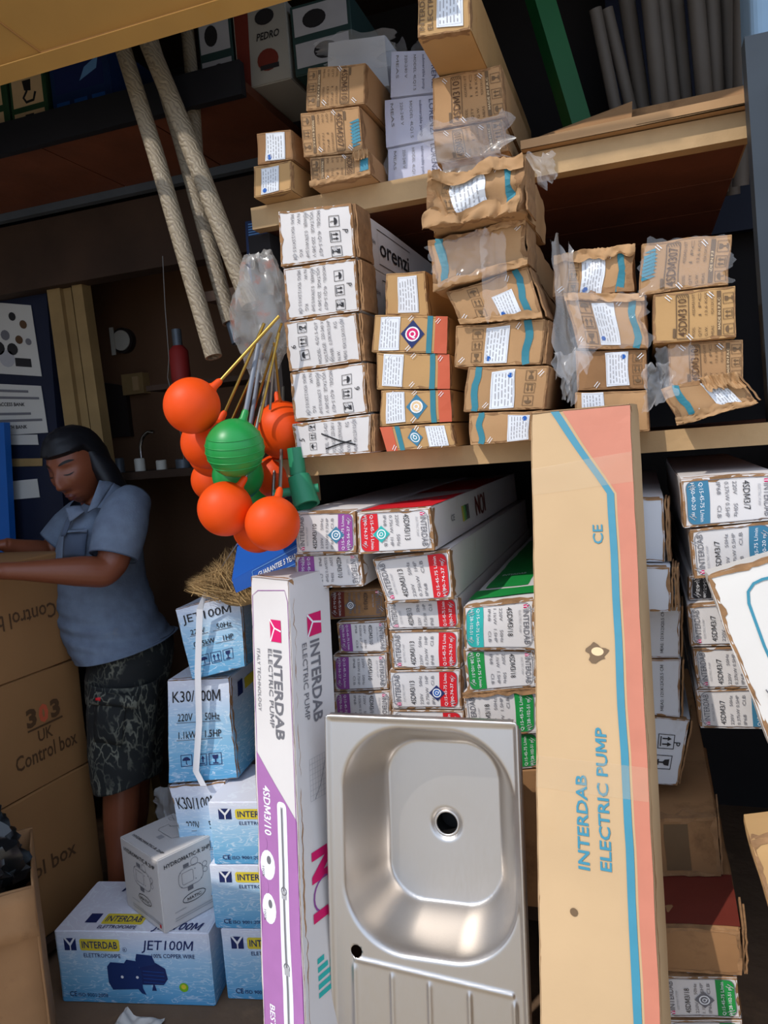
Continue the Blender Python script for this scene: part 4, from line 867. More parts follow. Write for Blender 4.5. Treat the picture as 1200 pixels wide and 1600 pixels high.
# ------------------------------------------------------------------ steel sink
def steel(name, rough, rgb):
    m = bpy.data.materials.new(name); m.use_nodes = True; nt = m.node_tree; N = nt.nodes; L = nt.links; b = N['Principled BSDF']
    tc = N.new('ShaderNodeTexCoord'); mp = N.new('ShaderNodeMapping'); mp.inputs['Scale'].default_value = (260, 260, 6); L.new(tc.outputs['Object'], mp.inputs['Vector'])
    n = N.new('ShaderNodeTexNoise'); n.inputs['Scale'].default_value = 1; n.inputs['Detail'].default_value = 4; L.new(mp.outputs[0], n.inputs['Vector'])
    r = N.new('ShaderNodeMapRange'); r.inputs['To Min'].default_value = rough-.06; r.inputs['To Max'].default_value = rough+.08; L.new(n.outputs['Fac'], r.inputs['Value']); L.new(r.outputs['Result'], b.inputs['Roughness'])
    bp = N.new('ShaderNodeBump'); bp.inputs['Strength'].default_value = .05; bp.inputs['Distance'].default_value = .002; L.new(n.outputs['Fac'], bp.inputs['Height']); L.new(bp.outputs['Normal'], b.inputs['Normal'])
    b.inputs['Base Color'].default_value = (*lin(rgb), 1); b.inputs['Metallic'].default_value = 1; MATS[name] = m
steel('steel', .36, (196, 190, 184))
lean = math.radians(9.5); su = V((0, math.sin(lean), math.cos(lean))); sn = V((0, -math.cos(lean), math.sin(lean)))
STL = atz(506, 1113, 1.54); sw = .39
for _ in range(40): sw += (813-proj(STL+V((sw, 0, 0)))[0])*.0005
SL = (STL.z-.001)/math.cos(lean)
def smap(px, py):
    d = ray(px, py); t = (STL-EYE).dot(sn)/d.dot(sn); p = EYE+d*t-STL; return p.x, -p.dot(su)
bx0, _ = smap(537, 1300); bx1, _ = smap(803, 1300); _, by0 = smap(660, 1141); _, by1 = smap(700, 1503)
bcx, bcy, bhx, bhy, br = (bx0+bx1)/2, (by0+by1)/2, (bx1-bx0)/2, (by1-by0)/2, .125
BD_ = .135
def sd(s, t, cx, cy, hx, hy, r):
    qx, qy = abs(s-cx)-hx+r, abs(t-cy)-hy+r
    return math.hypot(max(qx, 0), max(qy, 0))+min(max(qx, qy), 0)-r
def sst(a): a = max(0, min(1, a)); return a*a*(3-2*a)
dp = [onY(0, 0, 1)]*0
# drain centre: picture point on the bowl floor plane
dd = ray(697, 1288); tt = (STL-sn*BD_-EYE).dot(sn)/dd.dot(sn); pp = EYE+dd*tt-STL; dcx, dcy = pp.x, -pp.dot(su)
thx, thy = smap(557, 1486)
gx = [smap(x, 1560)[0] for x in (556, 614, 672, 734, 804)]; gy = smap(650, 1512)[1]
def hgt(s, t):
    e = min(s, sw-s, t, SL-t); h = 0.0
    h += .006*sst((.016-e)/.010) if e < .016 else 0
    if e < .0035: h -= .010*(1-e/.0035)
    d = sd(s, t, bcx, bcy, bhx, bhy, br)
    if d < .006:
        a = (.006-d)/.058; h -= BD_*(sst(min(1, a)) if a < 1 else 1)
        h -= .004*max(0, 1-math.hypot(s-dcx, t-dcy)/.2) if d < -.05 else 0
        rr = math.hypot(s-dcx, t-dcy)
        if rr < .036: h -= .006*sst((.036-rr)/.012)
    elif t > gy-.01:
        for g_ in gx:
            y0 = gy+.012*((g_-gx[0])/(gx[-1]-gx[0]))*2
            h += .0045*math.exp(-((s-g_)/.0045)**2)*sst((t-y0)/.02)*sst((SL-.05-t)/.02)
        yl = gy+.024*((s-gx[0])/(gx[-1]-gx[0]))
        if gx[0] < s < gx[-1]: h += .0035*math.exp(-((t-yl)/.004)**2)
    return h
mb = MB(); NX, NY = 150, 300
def spt(a, b):
    s, t = a*sw, b*SL
    for cx, cy, R in ((dcx, dcy, .024), (thx, thy, .0115)):
        r = math.hypot(s-cx, t-cy)
        if abs(r-R) < .0022 and r > 0: s, t = cx+(s-cx)*R/r, cy+(t-cy)*R/r
    return STL+V((s, 0, 0))-su*t+sn*hgt(s, t)
def sskip(i, j):
    s, t = (i+.5)/NX*sw, (j+.5)/NY*SL
    return sd(s, t, sw/2, SL/2, sw/2, SL/2, .022) > 0 or math.hypot(s-dcx, t-dcy) < .0235 or math.hypot(s-thx, t-thy) < .0112
sk = thing('kitchen_sink', 'stainless steel kitchen sink with drainboard leaning upright against the cartons', 'sink', STL-su*SL+V((sw/2, 0, 0)))
mb.grid(spt, NX, NY, 'steel', sskip); so_ = mb.build('basin', sk, smooth=70)
sm = so_.modifiers.new('sheet', 'SOLIDIFY'); sm.thickness = .0012; sm.offset = 1
mb = MB(); ring = []
for k in range(33):
    t = 2*math.pi*k/32; ring.append(STL+V((dcx+.0245*math.cos(t), 0, 0))-su*(dcy+.0245*math.sin(t))+sn*(-BD_-.009))
mb.tube(ring, .003, 'steel', 8, caps=False); mb.build('drain_ring', sk, smooth=60)
pmat('drain_black', (20, 18, 18), .7)
mb = MB(); q0 = STL+V((dcx, 0, 0))-su*dcy+sn*(-BD_-.008)
mb.loft([[q0+V((.024*math.cos(t), 0, 0))-su*(.024*math.sin(t))-sn*d for t in [2*math.pi*k/24 for k in range(24)]] for d in (0, .05)], 'drain_black', caps=False); mb.f.append(list(range(24, 48))); mb.m.append(0); mb.build('drain_pipe', sk)
# ------------------------------------------------------------------ torn white carton and brown carton leaning in at the right
a20 = math.radians(20)
def leaner(label, px, py, z, w, th, ang, mat, seed, back=.1, name='tall_carton', rag=2.5, yaw=0):
    a = math.radians(ang); Xd = V((math.cos(yaw), math.sin(yaw), 0)); e1 = Xd*math.cos(a)+UPV*math.sin(a); e2 = Xd*math.sin(a)-UPV*math.cos(a)+V((0, -back, 0)); TL = atz(px, py, z)
    L = (TL.z-.002)/(-e2.z); q = [TL, TL+e1*w, TL+e1*w+e2*L, TL+e2*L]; n = e1.cross(e2).normalized(); n = n if n.y > 0 else -n
    return Carton(name, label, q, n*th, mat, crush=.003, seed=seed, rag=rag, seg=(12, 40, 8), edge='kraft_core')
pmat('tattered_white', (212, 206, 198), .6, var=.06, nscale=4, bump=.1, bscale=20, stain=((176, 150, 116), 10, .66))
tr = leaner('torn white carton with a blue rounded border line leaning in at the right', 1103, 902, 1.22, .26, .12, 17, 'tattered_white', 260)
c = tr.canvas(0); bo_ = .045; c.path([(bo_, .01)]+[(bo_, tr.H*k/20) for k in range(1, 19)]+[(bo_, tr.H-.06), (bo_+.004, tr.H-.042), (bo_+.016, tr.H-.032)]+[(bo_+.03+(tr.W-bo_-.034)*k/8, tr.H-.030) for k in range(9)], .0045, 'ink_sky', 2); tr.done(c)
# staples and a tear along the left strip
mb = MB(); o_ = lambda a, b: tr.front(a/tr.W, b/tr.H, .0022)
for y in (.19, .2): mb.tube([o_(.022, tr.H-y), o_(.03, tr.H-y-.03), o_(.036, tr.H-y-.05)], .0011, 'ink_grey', 6)
mb.build('staple', tr.root)
nb = leaner('brown carton with taped corner leaning in below the torn white carton', 1168, 1312, 1.10, .24, .10, 13, 'kraft_yellow', 262, back=.12, name='carton')
# ------------------------------------------------------------------ low brown pile at the right
GM = 'brown cartons low in the shade behind the tan carton'
def m_(label, q, Y, L, mat, **k): return ct(label, q, Y, L, mat, group=GM, **k)
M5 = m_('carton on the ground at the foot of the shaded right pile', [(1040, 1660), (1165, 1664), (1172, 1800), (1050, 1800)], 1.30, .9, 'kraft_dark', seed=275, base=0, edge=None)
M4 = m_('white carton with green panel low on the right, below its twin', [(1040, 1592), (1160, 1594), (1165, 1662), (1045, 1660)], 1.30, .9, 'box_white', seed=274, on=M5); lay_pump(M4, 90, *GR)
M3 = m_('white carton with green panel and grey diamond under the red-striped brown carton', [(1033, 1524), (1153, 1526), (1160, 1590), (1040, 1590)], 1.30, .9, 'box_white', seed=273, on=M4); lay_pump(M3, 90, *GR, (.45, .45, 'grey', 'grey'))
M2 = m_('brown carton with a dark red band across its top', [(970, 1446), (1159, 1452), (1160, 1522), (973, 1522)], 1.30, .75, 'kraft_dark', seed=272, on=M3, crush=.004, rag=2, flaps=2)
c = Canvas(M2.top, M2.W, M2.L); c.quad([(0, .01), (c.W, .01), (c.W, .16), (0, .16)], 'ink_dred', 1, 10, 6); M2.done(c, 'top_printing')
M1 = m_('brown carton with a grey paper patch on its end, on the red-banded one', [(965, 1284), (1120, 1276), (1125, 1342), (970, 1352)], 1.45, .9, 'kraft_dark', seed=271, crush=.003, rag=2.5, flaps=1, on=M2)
for k in (0, 1): pass
c = M1.canvas(0); c.rect(.47*c.W, .1*c.H, .72*c.W, .9*c.H, 'ink_kraftmark', 1); M1.done(c)
# ------------------------------------------------------------------ awning flap, overhead left
# flap hinged at the shop front and propped up steeply towards the street
ZC = 1.45+.90
ya = onZ(0, 130, ZC); yb = onZ(440, 0, ZC)
_pn = (yb-ya).cross(SUN).normalized()
def onP(x, y): d = ray(x, y); return EYE+d*((ya-EYE).dot(_pn)/d.dot(_pn))
aw = thing('awning_flap', 'yellow painted sheet metal awning flap overhead with welded seams', 'awning', (ya+yb)/2)
ex = (yb-ya).normalized(); ey = (SUN-ex*SUN.dot(ex)).normalized(); pr = yb+ex*.3; pl = ya-ex*1.6; _off = _pn if _pn.z > 0 else -_pn
mb = MB(); outl = [pl, pr, pr+ey*.75, pl+ey*.75]
n = len(outl); mb.add([p for p in outl]+[p+_off*.012 for p in outl], [list(range(n))[::-1], list(range(n, 2*n))]+[[i, (i+1) % n, n+(i+1) % n, n+i] for i in range(n)], 'yellow_paint'); mb.build('sheet', aw)
mb = MB(); mb.bar(pl+ey*.015-_off*.008, pr+ey*.015-_off*.008, .035, .016, 'yellow_paint', up=_off); mb.build('rim', aw)
s0 = onP(65, 82); mb = MB(); e_ = _off*-.0012
mb.tube([s0+e_, onP(460, -36)+e_], .0022, 'weld_dark', 6); mb.build('seam', aw)
mb = MB(); mb.tube([s0+e_, onP(-30, 12)+e_], .0022, 'weld_dark', 6); mb.build('seam', aw)
mb = MB(); mb.tube([s0+e_, onP(66, 98)+e_], .0022, 'weld_dark', 6); mb.build('seam', aw)
# ------------------------------------------------------------------ float balls on brass rods
pmat('float_orange', (228, 74, 8), .5, var=.06, nscale=14, bump=.03, bscale=80, spec=.25)
pmat('float_green', (26, 140, 62), .38, var=.08, nscale=14, spec=.45)
pmat('brass', (176, 142, 70), .35, .9, var=.15, nscale=20); pmat('rod_steel', (150, 146, 140), .35, .9, var=.1); pmat('rod_grey', (120, 124, 132), .5, .2, var=.1)
def ffloat(label, cx, cy, rp, z, colr, neck, top, rodm='brass', rr=.0035, ribs=False, z2=None, zn=None):
    c = atz(cx, cy, z); r = rp*z/FPX; o = thing('cistern_float', label, 'float', c-UPV*r, 'cistern ball floats hanging in a bunch')
    mb = MB(); mb.ball(c, r, colr, 36, 24); ball = mb.build('ball', o, smooth=60)
    nk = atz(*neck, zn or z); d = (nk-c); nk = c+d.normalized()*max(d.length, r*1.02); tp = atz(*top, z2 or 1.6); ax = (nk-c).normalized()
    mb = MB(); mb.tube([c+ax*r*.9, c+ax*r*1.05, c+ax*(r*1.05+.014), c+ax*(r*1.05+.02)], [.014, .0085, .0075, .0045], colr, 12); mb.build('neck', o, smooth=40)
    mb = MB(); mb.tube([c+ax*(r*1.0), c+ax*(r*1.05+.02), tp], rr, rodm, 8); mb.build('rod', o, smooth=60)
    if ribs:
        for k, a in enumerate((-.55, -.3, -.05, .2, .45)):
            ring = []; tl = V((.1, -.25, 1)).normalized(); x = tl.orthogonal().normalized(); y = tl.cross(x); rk = r*math.sqrt(1-a*a)*1.004
            for j in range(41): t = 2*math.pi*j/40; ring.append(c+tl*(a*r)+(x*math.cos(t)+y*math.sin(t))*rk)
            mb = MB(); mb.tube(ring, .0011, colr, 6, caps=False); mb.build('rib', ball, smooth=60)
    return o
FO, FG = 'float_orange', 'float_green'
ffloat('orange ball float highest and outermost of the bunch, brass rod', 300, 634, 44, 1.60, FO, (336, 602), (436, 494), z2=1.62)
ffloat('orange ball float with yellow rod, half hidden behind the highest one', 324, 692, 41, 1.72, FO, (358, 632), (413, 505), z2=1.66)
ffloat('orange ball float low behind the ribbed green one', 334, 705, 41, 1.85, FO, (372, 640), (424, 520), z2=1.72)
ffloat('orange ball float half seen beneath the two stacked orange ones', 333, 750, 34, 1.97, FO, (362, 700), (420, 530), z2=1.75)
ffloat('ribbed green ball float on a grey rod at the centre of the bunch', 367, 700, 46, 1.60, FG, (381, 652), (404, 538), 'rod_grey', .0055, True, z2=1.64)
ffloat('green ball float partly seen below the ribbed green one', 372, 742, 40, 1.72, FG, (384, 700), (410, 545), 'rod_grey', .005, z2=1.75)
ffloat('dark green ball float tucked behind the low orange pair', 396, 765, 38, 1.98, FG, (408, 724), (424, 540), 'rod_grey', .005, z2=1.8)
ffloat('orange ball float tucked against the white carton column', 442, 672, 45, 1.765, FO, (434, 622), (427, 540), 'rod_steel', .0045, z2=1.72)
ffloat('orange ball float hanging below the ribbed green one', 352, 795, 43, 1.62, FO, (376, 757), (428, 545), 'rod_steel', .0042, z2=1.85)
ffloat('orange ball float beside the blue lettered carton', 426, 818, 43, 1.58, FO, (436, 770), (444, 560), 'rod_steel', .004, z2=2.1, zn=1.60)
ffloat('shaded orange ball float behind the lowest pair, resting on the blue carton', 402, 826, 38, 1.72, FO, (420, 790), (440, 560), 'rod_steel', .004, z2=2.1)
ffloat('shaded orange ball float deep in the bunch beside the green pipe fitting', 433, 745, 35, 1.83, FO, (436, 708), (440, 560), 'brass', .004, z2=2.1)
# loose rods in the bunch
for k, (a, b, m) in enumerate((((405, 660), (436, 520), 'brass'), ((422, 640), (430, 530), 'rod_steel'), ((438, 630), (428, 535), 'brass'), ((392, 655), (440, 505), 'brass'))):
    mb = MB(); pa, pb = atz(*a, 1.68+.03*k), atz(*b, 1.66); mb.tube([pa, pb], .003, m, 8); o = mb.build('float_rod', None, smooth=60, loc=pa); tag(o, 'loose thin metal rod among the rods above the ball floats', 'rod', 'loose metal rods in the bunch')
# green pipe fitting
pmat('fit_green', (46, 130, 92), .4, var=.08)
pf = thing('pipe_fitting', 'green plastic pipe fitting hanging beside the white column foot', 'pipe fitting', atz(475, 795, 1.7), None)
mb = MB(); p0, p1, p2, p3 = atz(461, 700, 1.7), atz(466, 742, 1.7), atz(467, 746, 1.7), atz(480, 790, 1.68); mb.tube([p0, p1], .018, 'fit_green', 16); mb.build('stem', pf, smooth=40)
mb = MB(); mb.tube([p1, p2, p3], [.022, .025, .029], 'fit_green', 18, hollow=.8); mb.build('socket', pf, smooth=40)
mb = MB(); mb.tube([atz(456, 768, 1.7), atz(470, 766, 1.7)], .014, 'fit_green', 14, hollow=.7); mb.build('outlet', pf, smooth=40)
# orange-printed plastic bag above the floats
pmat('bag_orange', (176, 172, 166), .2, var=.15, nscale=16, stain=((214, 96, 30), 22, .56), alpha=.34, spec=.9)
crumple('plastic_bag', 'crumpled clear plastic bag with orange print above the float rods', 'plastic bag', atz(411, 490, 1.74), (.058, .04, .115), 'bag_orange', 5, amp=.6, n=40, k=28)
# ------------------------------------------------------------------ wrapped pipe lagging leaning at the left
def lag_mat():
    m = bpy.data.materials.new('lagging'); m.use_nodes = True; nt = m.node_tree; N = nt.nodes; L = nt.links; b = N['Principled BSDF']
    tc = N.new('ShaderNodeTexCoord'); wv = N.new('ShaderNodeTexWave'); wv.inputs['Scale'].default_value = 38; wv.inputs['Distortion'].default_value = 9; wv.bands_direction = 'DIAGONAL'; L.new(tc.outputs['Object'], wv.inputs['Vector'])
    r = N.new('ShaderNodeValToRGB'); r.color_ramp.elements[0].position = .04; r.color_ramp.elements[1].position = .1; r.color_ramp.elements[0].color = (*lin((112, 98, 80)), 1); r.color_ramp.elements[1].color = (*lin((138, 124, 102)), 1)
    L.new(wv.outputs['Fac'], r.inputs['Fac']); L.new(r.outputs['Color'], b.inputs['Base Color']); b.inputs['Roughness'].default_value = .6
    bp = N.new('ShaderNodeBump'); bp.inputs['Strength'].default_value = .4; bp.inputs['Distance'].default_value = .004; L.new(wv.outputs['Fac'], bp.inputs['Height']); L.new(bp.outputs['Normal'], b.inputs['Normal']); MATS['lagging'] = m
lag_mat()
for k, (a, b, z, r, lb) in enumerate((((150, -60), (334, 558), 1.86, .021, 'long pale wrapped pipe ending lowest, outermost of the leaning bundle'), ((180, -60), (392, 478), 1.84, .023, 'long pale wrapped pipe leaning towards the blue cartons'), ((205, -40), (360, 505), 1.92, .020, 'long pale wrapped pipe squeezed between two others'), ((283, -60), (312, 330), 2.02, .018, 'steep pale wrapped pipe crossing behind the leaning bundle'))):
    pa, pb = atz(*a, z+.1), atz(*b, z); mb = MB(); md = (pa+pb)/2+CR*.006; mb.tube([pb, pb.lerp(md, .5), md, pa.lerp(md, .5), pa], r, 'lagging', 14, hollow=.7); o = thing('wrapped_pipe', lb, 'pipe', pb, 'wrapped pipes leaning by the doorway')
    mb.build('wrapping', o, smooth=50)
    if k == 2: mb = MB(); d = (pb-pa).normalized(); mb.tube([pb-d*.05, pb+d*.055], .011, 'galv', 12, hollow=.7); mb.build('pipe_end', o, smooth=50)
# dark blue boxes behind the pipes
pmat('navy_card', (30, 52, 96), .45, var=.15, nscale=8)
q = [onY(382, 346, 1.95), onY(436, 338, 1.95), onY(440, 392, 1.95), (onY(386, 405, 1.95))]
nbx = Carton('carton', 'dark blue carton with fine white lettering behind the wrapped pipes', q, D(.3), 'navy_card', seed=300, edge=None, crush=.001)
c = nbx.canvas(0)
for i in range(6): c.path([(.1*c.W, (.9-.07*i)*c.H), ((.5+.06*(i % 3))*c.W, (.9-.07*i)*c.H)], .003, 'ink_lblue')
c.disc(.75*c.W, .3*c.H, .009, 'ink_orange'); c.poly([(.2*c.W, .1*c.H), (.3*c.W, .45*c.H), (.5*c.W, .4*c.H), (.55*c.W, .12*c.H)], 'ink_blue'); nbx.done(c)
q = [onY(384, 410, 1.95), onY(440, 396, 1.95), onY(444, 440, 1.95), onY(390, 450, 1.95)]
nb2 = Carton('carton', 'lighter blue carton under the dark blue one behind the pipes', q, D(.3), 'blue_card', seed=301, edge=None, crush=.001)
zq = min(p.z for p in nb2.q); mb = MB(); mb.box((-1.12, 1.90, zq-.03), (-.925, 2.3, zq-.003), 'wood_dark'); mb.box((-.97, 2.0, 0), (-.93, 2.3, zq-.03), 'wood_dark'); tag(mb.build('side_shelf', None, loc=(-1.0, 2.1, 0)), 'small dark side shelf carrying the two blue cartons', 'shelf')

# ------------------------------------------------------------------ display shelf high on the left
sf = thing('display_shelf', 'high shelf with black front strip and reddish boards over the doorway', 'shelf', (-2.2, 2.1, 2.38))
mb = MB(); mb.box((-3.98, 1.86, 2.37), (-.93, 1.885, 2.455), 'black_strip'); mb.build('front_strip', sf)
for k, (x0, x1) in enumerate(((-3.98, -2.35), (-2.345, -1.62), (-1.615, -1.25), (-1.245, -.93))): mb = MB(); mb.box((x0, 1.887, 2.385), (x1, 2.3, 2.41), 'wood_red'); mb.build('shelf_board', sf)
mb = MB(); mb.box((-3.98, 2.302, 2.36), (-.93, 2.33, 2.40), 'galv'); mb.build('metal_strip', sf)
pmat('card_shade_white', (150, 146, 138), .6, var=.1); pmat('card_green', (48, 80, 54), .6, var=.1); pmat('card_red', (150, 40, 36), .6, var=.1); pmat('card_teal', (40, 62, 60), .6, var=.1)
def disp(px0, px1, py0, py1, label, mat, art, Y=1.93, z0=2.412, D_=.25):
    a = onY(px0, py1, Y); b = onY(px1, py1, Y); t = onY((px0+px1)/2, py0, Y).z; k = Carton('display_box', label, [V((a.x, Y, t)), V((b.x, Y, t)), V((b.x, Y, z0)), V((a.x, Y, z0))], D(D_), mat, crush=.0006, seed=int(px0), edge=None, group='goods boxes on the high display shelf', cat='box')
    c = k.canvas(0); art(c); k.done(c); return k
def art_hook(c):
    W, H = c.W, c.H
    for j in range(2):
        y = .06+.48*j
        c.rect(.08*W, y*H, .92*W, (y+.4)*H, 'ink_cream', 1); c.path([(.5*W, (y+.34)*H), (.48*W, (y+.2)*H), (.38*W, (y+.12)*H), (.45*W, (y+.05)*H), (.65*W, (y+.06)*H), (.72*W, (y+.17)*H)], .008, 'ink_black', 2); c.poly([(.38*W, (y+.36)*H), (.62*W, (y+.36)*H), (.6*W, (y+.2)*H), (.42*W, (y+.22)*H)], 'ink_black', 2)
def art_blue(c):
    W, H = c.W, c.H
    for k in range(3): c.rect((.08+.3*k)*W, .1*H, (.3+.3*k)*W, .4*H, 'ink_blue', 1); c.poly([((.1+.3*k)*W, .14*H), ((.25+.3*k)*W, .14*H), ((.22+.3*k)*W, .35*H)], 'ink_lgrey', 2)
    c.rect(.08*W, .5*H, .9*W, .9*H, 'ink_navy', 1); c.poly([(.5*W, .6*H), (.8*W, .7*H), (.85*W, .85*H), (.6*W, .75*H)], 'ink_lblue', 2)
def art_pump(c):
    W, H = c.W, c.H
    c.quad([(0.03*W, .02*H), (.25*W, .02*H), (.3*W, .97*H), (.03*W, .97*H)], 'ink_dred', 1); c.disc(.6*W, .3*H, .2*W, 'ink_dred', 2, ry=.14*H); c.rect(.45*W, .18*H, .8*W, .24*H, 'ink_black', 3); c.text('PEDRO', .42*W, .56*H, .09*H, 'ink_black', .42*W, slant=.2, bold=.02); c.disc(.6*W, .84*H, .18*W, 'ink_black', 2, ry=.1*H)
def art_green(c):
    W, H = c.W, c.H; c.rect(.05*W, .1*H, .95*W, .45*H, 'ink_lgrey', 1); c.disc(.55*W, .28*H, .2*W, 'ink_black', 2, ry=.12*H); c.rect(.05*W, .55*H, .95*W, .95*H, 'ink_lgrey', 1); c.disc(.4*W, .75*H, .2*W, 'ink_black', 2, ry=.13*H)
disp(-70, 22, 110, 245, 'green and cream goods box with hooks at the very end of the display shelf', 'card_green', art_hook)
disp(25, 82, 110, 232, 'green and cream goods box with hooks beside the dark blue one', 'card_green', art_hook)
disp(88, 182, 70, 218, 'dark blue goods box with small pictures on the display shelf', 'navy_card', art_blue)
disp(318, 370, 20, 150, 'grey-green goods box with dark pictures on the display shelf', 'card_teal', art_green)
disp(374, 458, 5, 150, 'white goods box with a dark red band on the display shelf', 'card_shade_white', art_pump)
disp(462, 556, -5, 128, 'grey-green goods box with dark round pictures next to the plank cartons', 'card_teal', art_green)
# ------------------------------------------------------------------ doorway behind the shopkeeper
mb = MB(); mb.box((-2.62, 2.36, 2.12), (-.93, 2.44, 2.36), 'wood_dark'); struct(mb, 'trim_1')
def post(name, q, Y, th, m):
    P = ontri(q, Y); mb = MB(); mb.hexa([P[3], P[2], P[2]+V((0, th, 0)), P[3]+V((0, th, 0))], [P[0], P[1], P[1]+V((0, th, 0)), P[0]+V((0, th, 0))], m); return struct(mb, name)
post('trim_2', [(62, 372), (82, 372), (214, 1330), (190, 1330)], 2.40, .05, 'wood_frame')
post('trim_3', [(84, 372), (100, 374), (232, 1330), (215, 1330)], 2.42, .05, 'wood_frame')
post('trim_4', [(102, 376), (118, 378), (252, 1330), (233, 1330)], 2.40, .05, 'wood_frame')
# navy panel wall left of the frame with papers
mb = MB(); P = ontri([(-260, 330), (62, 330), (140, 1300), (-260, 1300)], 2.44); mb.hexa([P[3], P[2], P[2]+V((0, .05, 0)), P[3]+V((0, .05, 0))], [P[0], P[1], P[1]+V((0, .05, 0)), P[0]+V((0, .05, 0))], 'navy_paint'); struct(mb, 'door_1')
def sheet(label, q, Y, m, art=None, name='paper_notice', th=.002, cat='notice', group='papers pinned to the navy door'):
    P = ontri(q, Y); r = thing(name, label, cat, (P[2]+P[3])/2, group); mb = MB(); d = V((0, th, 0)); mb.hexa([P[3], P[2], P[2]+d, P[3]+d], [P[0], P[1], P[1]+d, P[0]+d], m); mb.build('sheet', r)
    if art:
        W = (P[1]-P[0]).length; H = (P[0]-P[3]).length
        def fn(u, v, o): return (P[3]*(1-u)+P[2]*u)*(1-v)+(P[0]*(1-u)+P[1]*u)*v+V((0, -o, 0))
        c = Canvas(fn, W, H); art(c); c.mb.build('printing', r)
    return r
def art_poster(c):
    W, H = c.W, c.H; rnd = random.Random(3)
    for x, y, r, m in ((.72, .82, .05, 'black'), (.86, .72, .05, 'brown'), (.45, .7, .09, 'black'), (.6, .55, .06, 'grey'), (.78, .5, .05, 'brown'), (.9, .48, .04, 'grey'), (.5, .36, .08, 'black'), (.68, .36, .07, 'black'), (.6, .22, .1, 'lgrey'), (.3, .5, .1, 'grey')): c.disc(x*W, y*H, r*W, 'ink_'+m, 2, 12)
    c.rect(.7*W, .12*H, .9*W, .24*H, 'ink_black')
def art_bank(c):
    W, H = c.W, c.H
    for i, t in enumerate((None, None, 'ACCESS BANK', None, None, 'ZENITH BANK')):
        y = (.84-.135*i-(.05 if i > 2 else 0))*H
        if t: c.text(t, .62*W, y, .07*H, 'ink_black', .32*W, al='c', bold=.02)
        else: c.path([((.4 if i in (0, 3) else .2)*W, y+.03*H), ((.84 if i in (0, 3) else .96)*W, y+.03*H)], .05*H, 'ink_grey', 2)
sheet('printed poster with dark product pictures on the navy door', [(-60, 468), (48, 477), (65, 588), (-60, 580)], 2.435, 'paper', art_poster)
sheet('white notice with bank lines on the navy door', [(-60, 597), (64, 603), (75, 676), (-60, 684)], 2.435, 'paper', art_bank)
sheet('small grey slip under the bank notice', [(10, 680), (58, 679), (60, 695), (10, 695)], 2.435, 'paper')
sheet('blank pale paper low on the navy door', [(18, 752), (58, 748), (62, 777), (17, 781)], 2.435, 'paper')
sheet('narrow yellow strip across the navy door', [(-60, 718), (66, 716), (66, 728), (-60, 731)], 2.436, 'wood_frame', name='door_strip', cat='strip', group=None)
mb = MB(); P = ontri([(-40, 660), (6, 660), (24, 1000), (-40, 1000)], 2.36); mb.hexa([P[3], P[2], P[2]+V((0, .03, 0)), P[3]+V((0, .03, 0))], [P[0], P[1], P[1]+V((0, .03, 0)), P[0]+V((0, .03, 0))], 'bright_blue'); tag(mb.build('painted_board', None, loc=(P[2]+P[3])/2), 'bright blue board standing against the navy door', 'board')
# inner room wall and fittings
mb = MB(); mb.box((-3.9, 2.93, 0), (-.93, 2.97, 2.36), 'plaster_brown'); struct(mb, 'wall_inner')
mt_ = thing('wall_meter', 'round white meter fixed to the brown inner wall', 'meter', onY(192, 560, 2.9))
pmat('dial_white', (200, 196, 184), .4, var=.05); pmat('socket_dark', (44, 36, 34), .5)
mb = MB(); p = onY(190, 532, 2.9); mb.tube([p, p+V((0, .028, 0))], .055, 'socket_dark', 24); mb.build('body', mt_, smooth=40)
mb = MB(); mb.tube([p-V((0, .006, 0)), p-V((0, .001, 0))], .044, 'dial_white', 24); mb.build('dial', mt_, smooth=40)
mb = MB(); mb.box((p.x-.05, p.y-.012, p.z-.06), (p.x-.03, p.y-.007, p.z+.06), 'dial_white'); mb.build('lever', mt_)
jbx = thing('junction_box', 'brown wooden switch block on the inner wall below the meter', 'switch', onY(213, 625, 2.9)); mb = MB(); p = onY(213, 600, 2.9); mb.box((p.x-.06, 2.88, p.z-.045), (p.x+.05, 2.928, p.z+.045), 'wood_frame'); mb.build('body', jbx); mb = MB(); mb.box((p.x+.0, 2.872, p.z-.03), (p.x+.03, 2.879, p.z+.03), 'wood'); mb.build('switch', jbx)
sheet('small dark framed board hanging in the inner room', [(160, 598), (195, 603), (204, 682), (168, 684)], 2.9, 'socket_dark', name='framed_board', th=.025, cat='board', group=None)
# shelf with small white items and a tap
zs = onY(240, 735, 2.6).z
is_ = thing('inner_shelf', 'dim shelf of small parts in the inner room behind the shopkeeper', 'shelf', (-1.9, 2.7, zs)); mb = MB(); mb.box((-2.25, 2.55, zs-.03), (-1.2, 2.925, zs), 'wood_dark'); mb.build('board', is_)
rnd = random.Random(8)
for k in range(7):
    x = -2.0+.1*k; mb = MB(); r = rnd.uniform(.02, .03); h = rnd.uniform(.03, .06); p = V((x, 2.6, zs+.001)); mb.tube([p, p+UPV*h*.9, p+UPV*h], [r, r, r*.8], 'dial_white' if k % 3 else 'galv', 14); tag(mb.build('small_jar', None, smooth=40, loc=p), 'small pale jar on the dim inner shelf', 'jar', 'small jars on the inner shelf')
tp = thing('water_tap', 'chrome swan neck tap on the dim inner shelf', 'tap', onY(217, 725, 2.62)); pmat('chrome', (190, 190, 190), .15, 1)
p0 = V((onY(217, 722, 2.64).x, 2.66, zs+.001)); pts = [p0, p0+UPV*.05]; mb = MB(); mb.tube([p0, p0+UPV*.045], .018, 'chrome', 14); mb.build('base', tp, smooth=40)
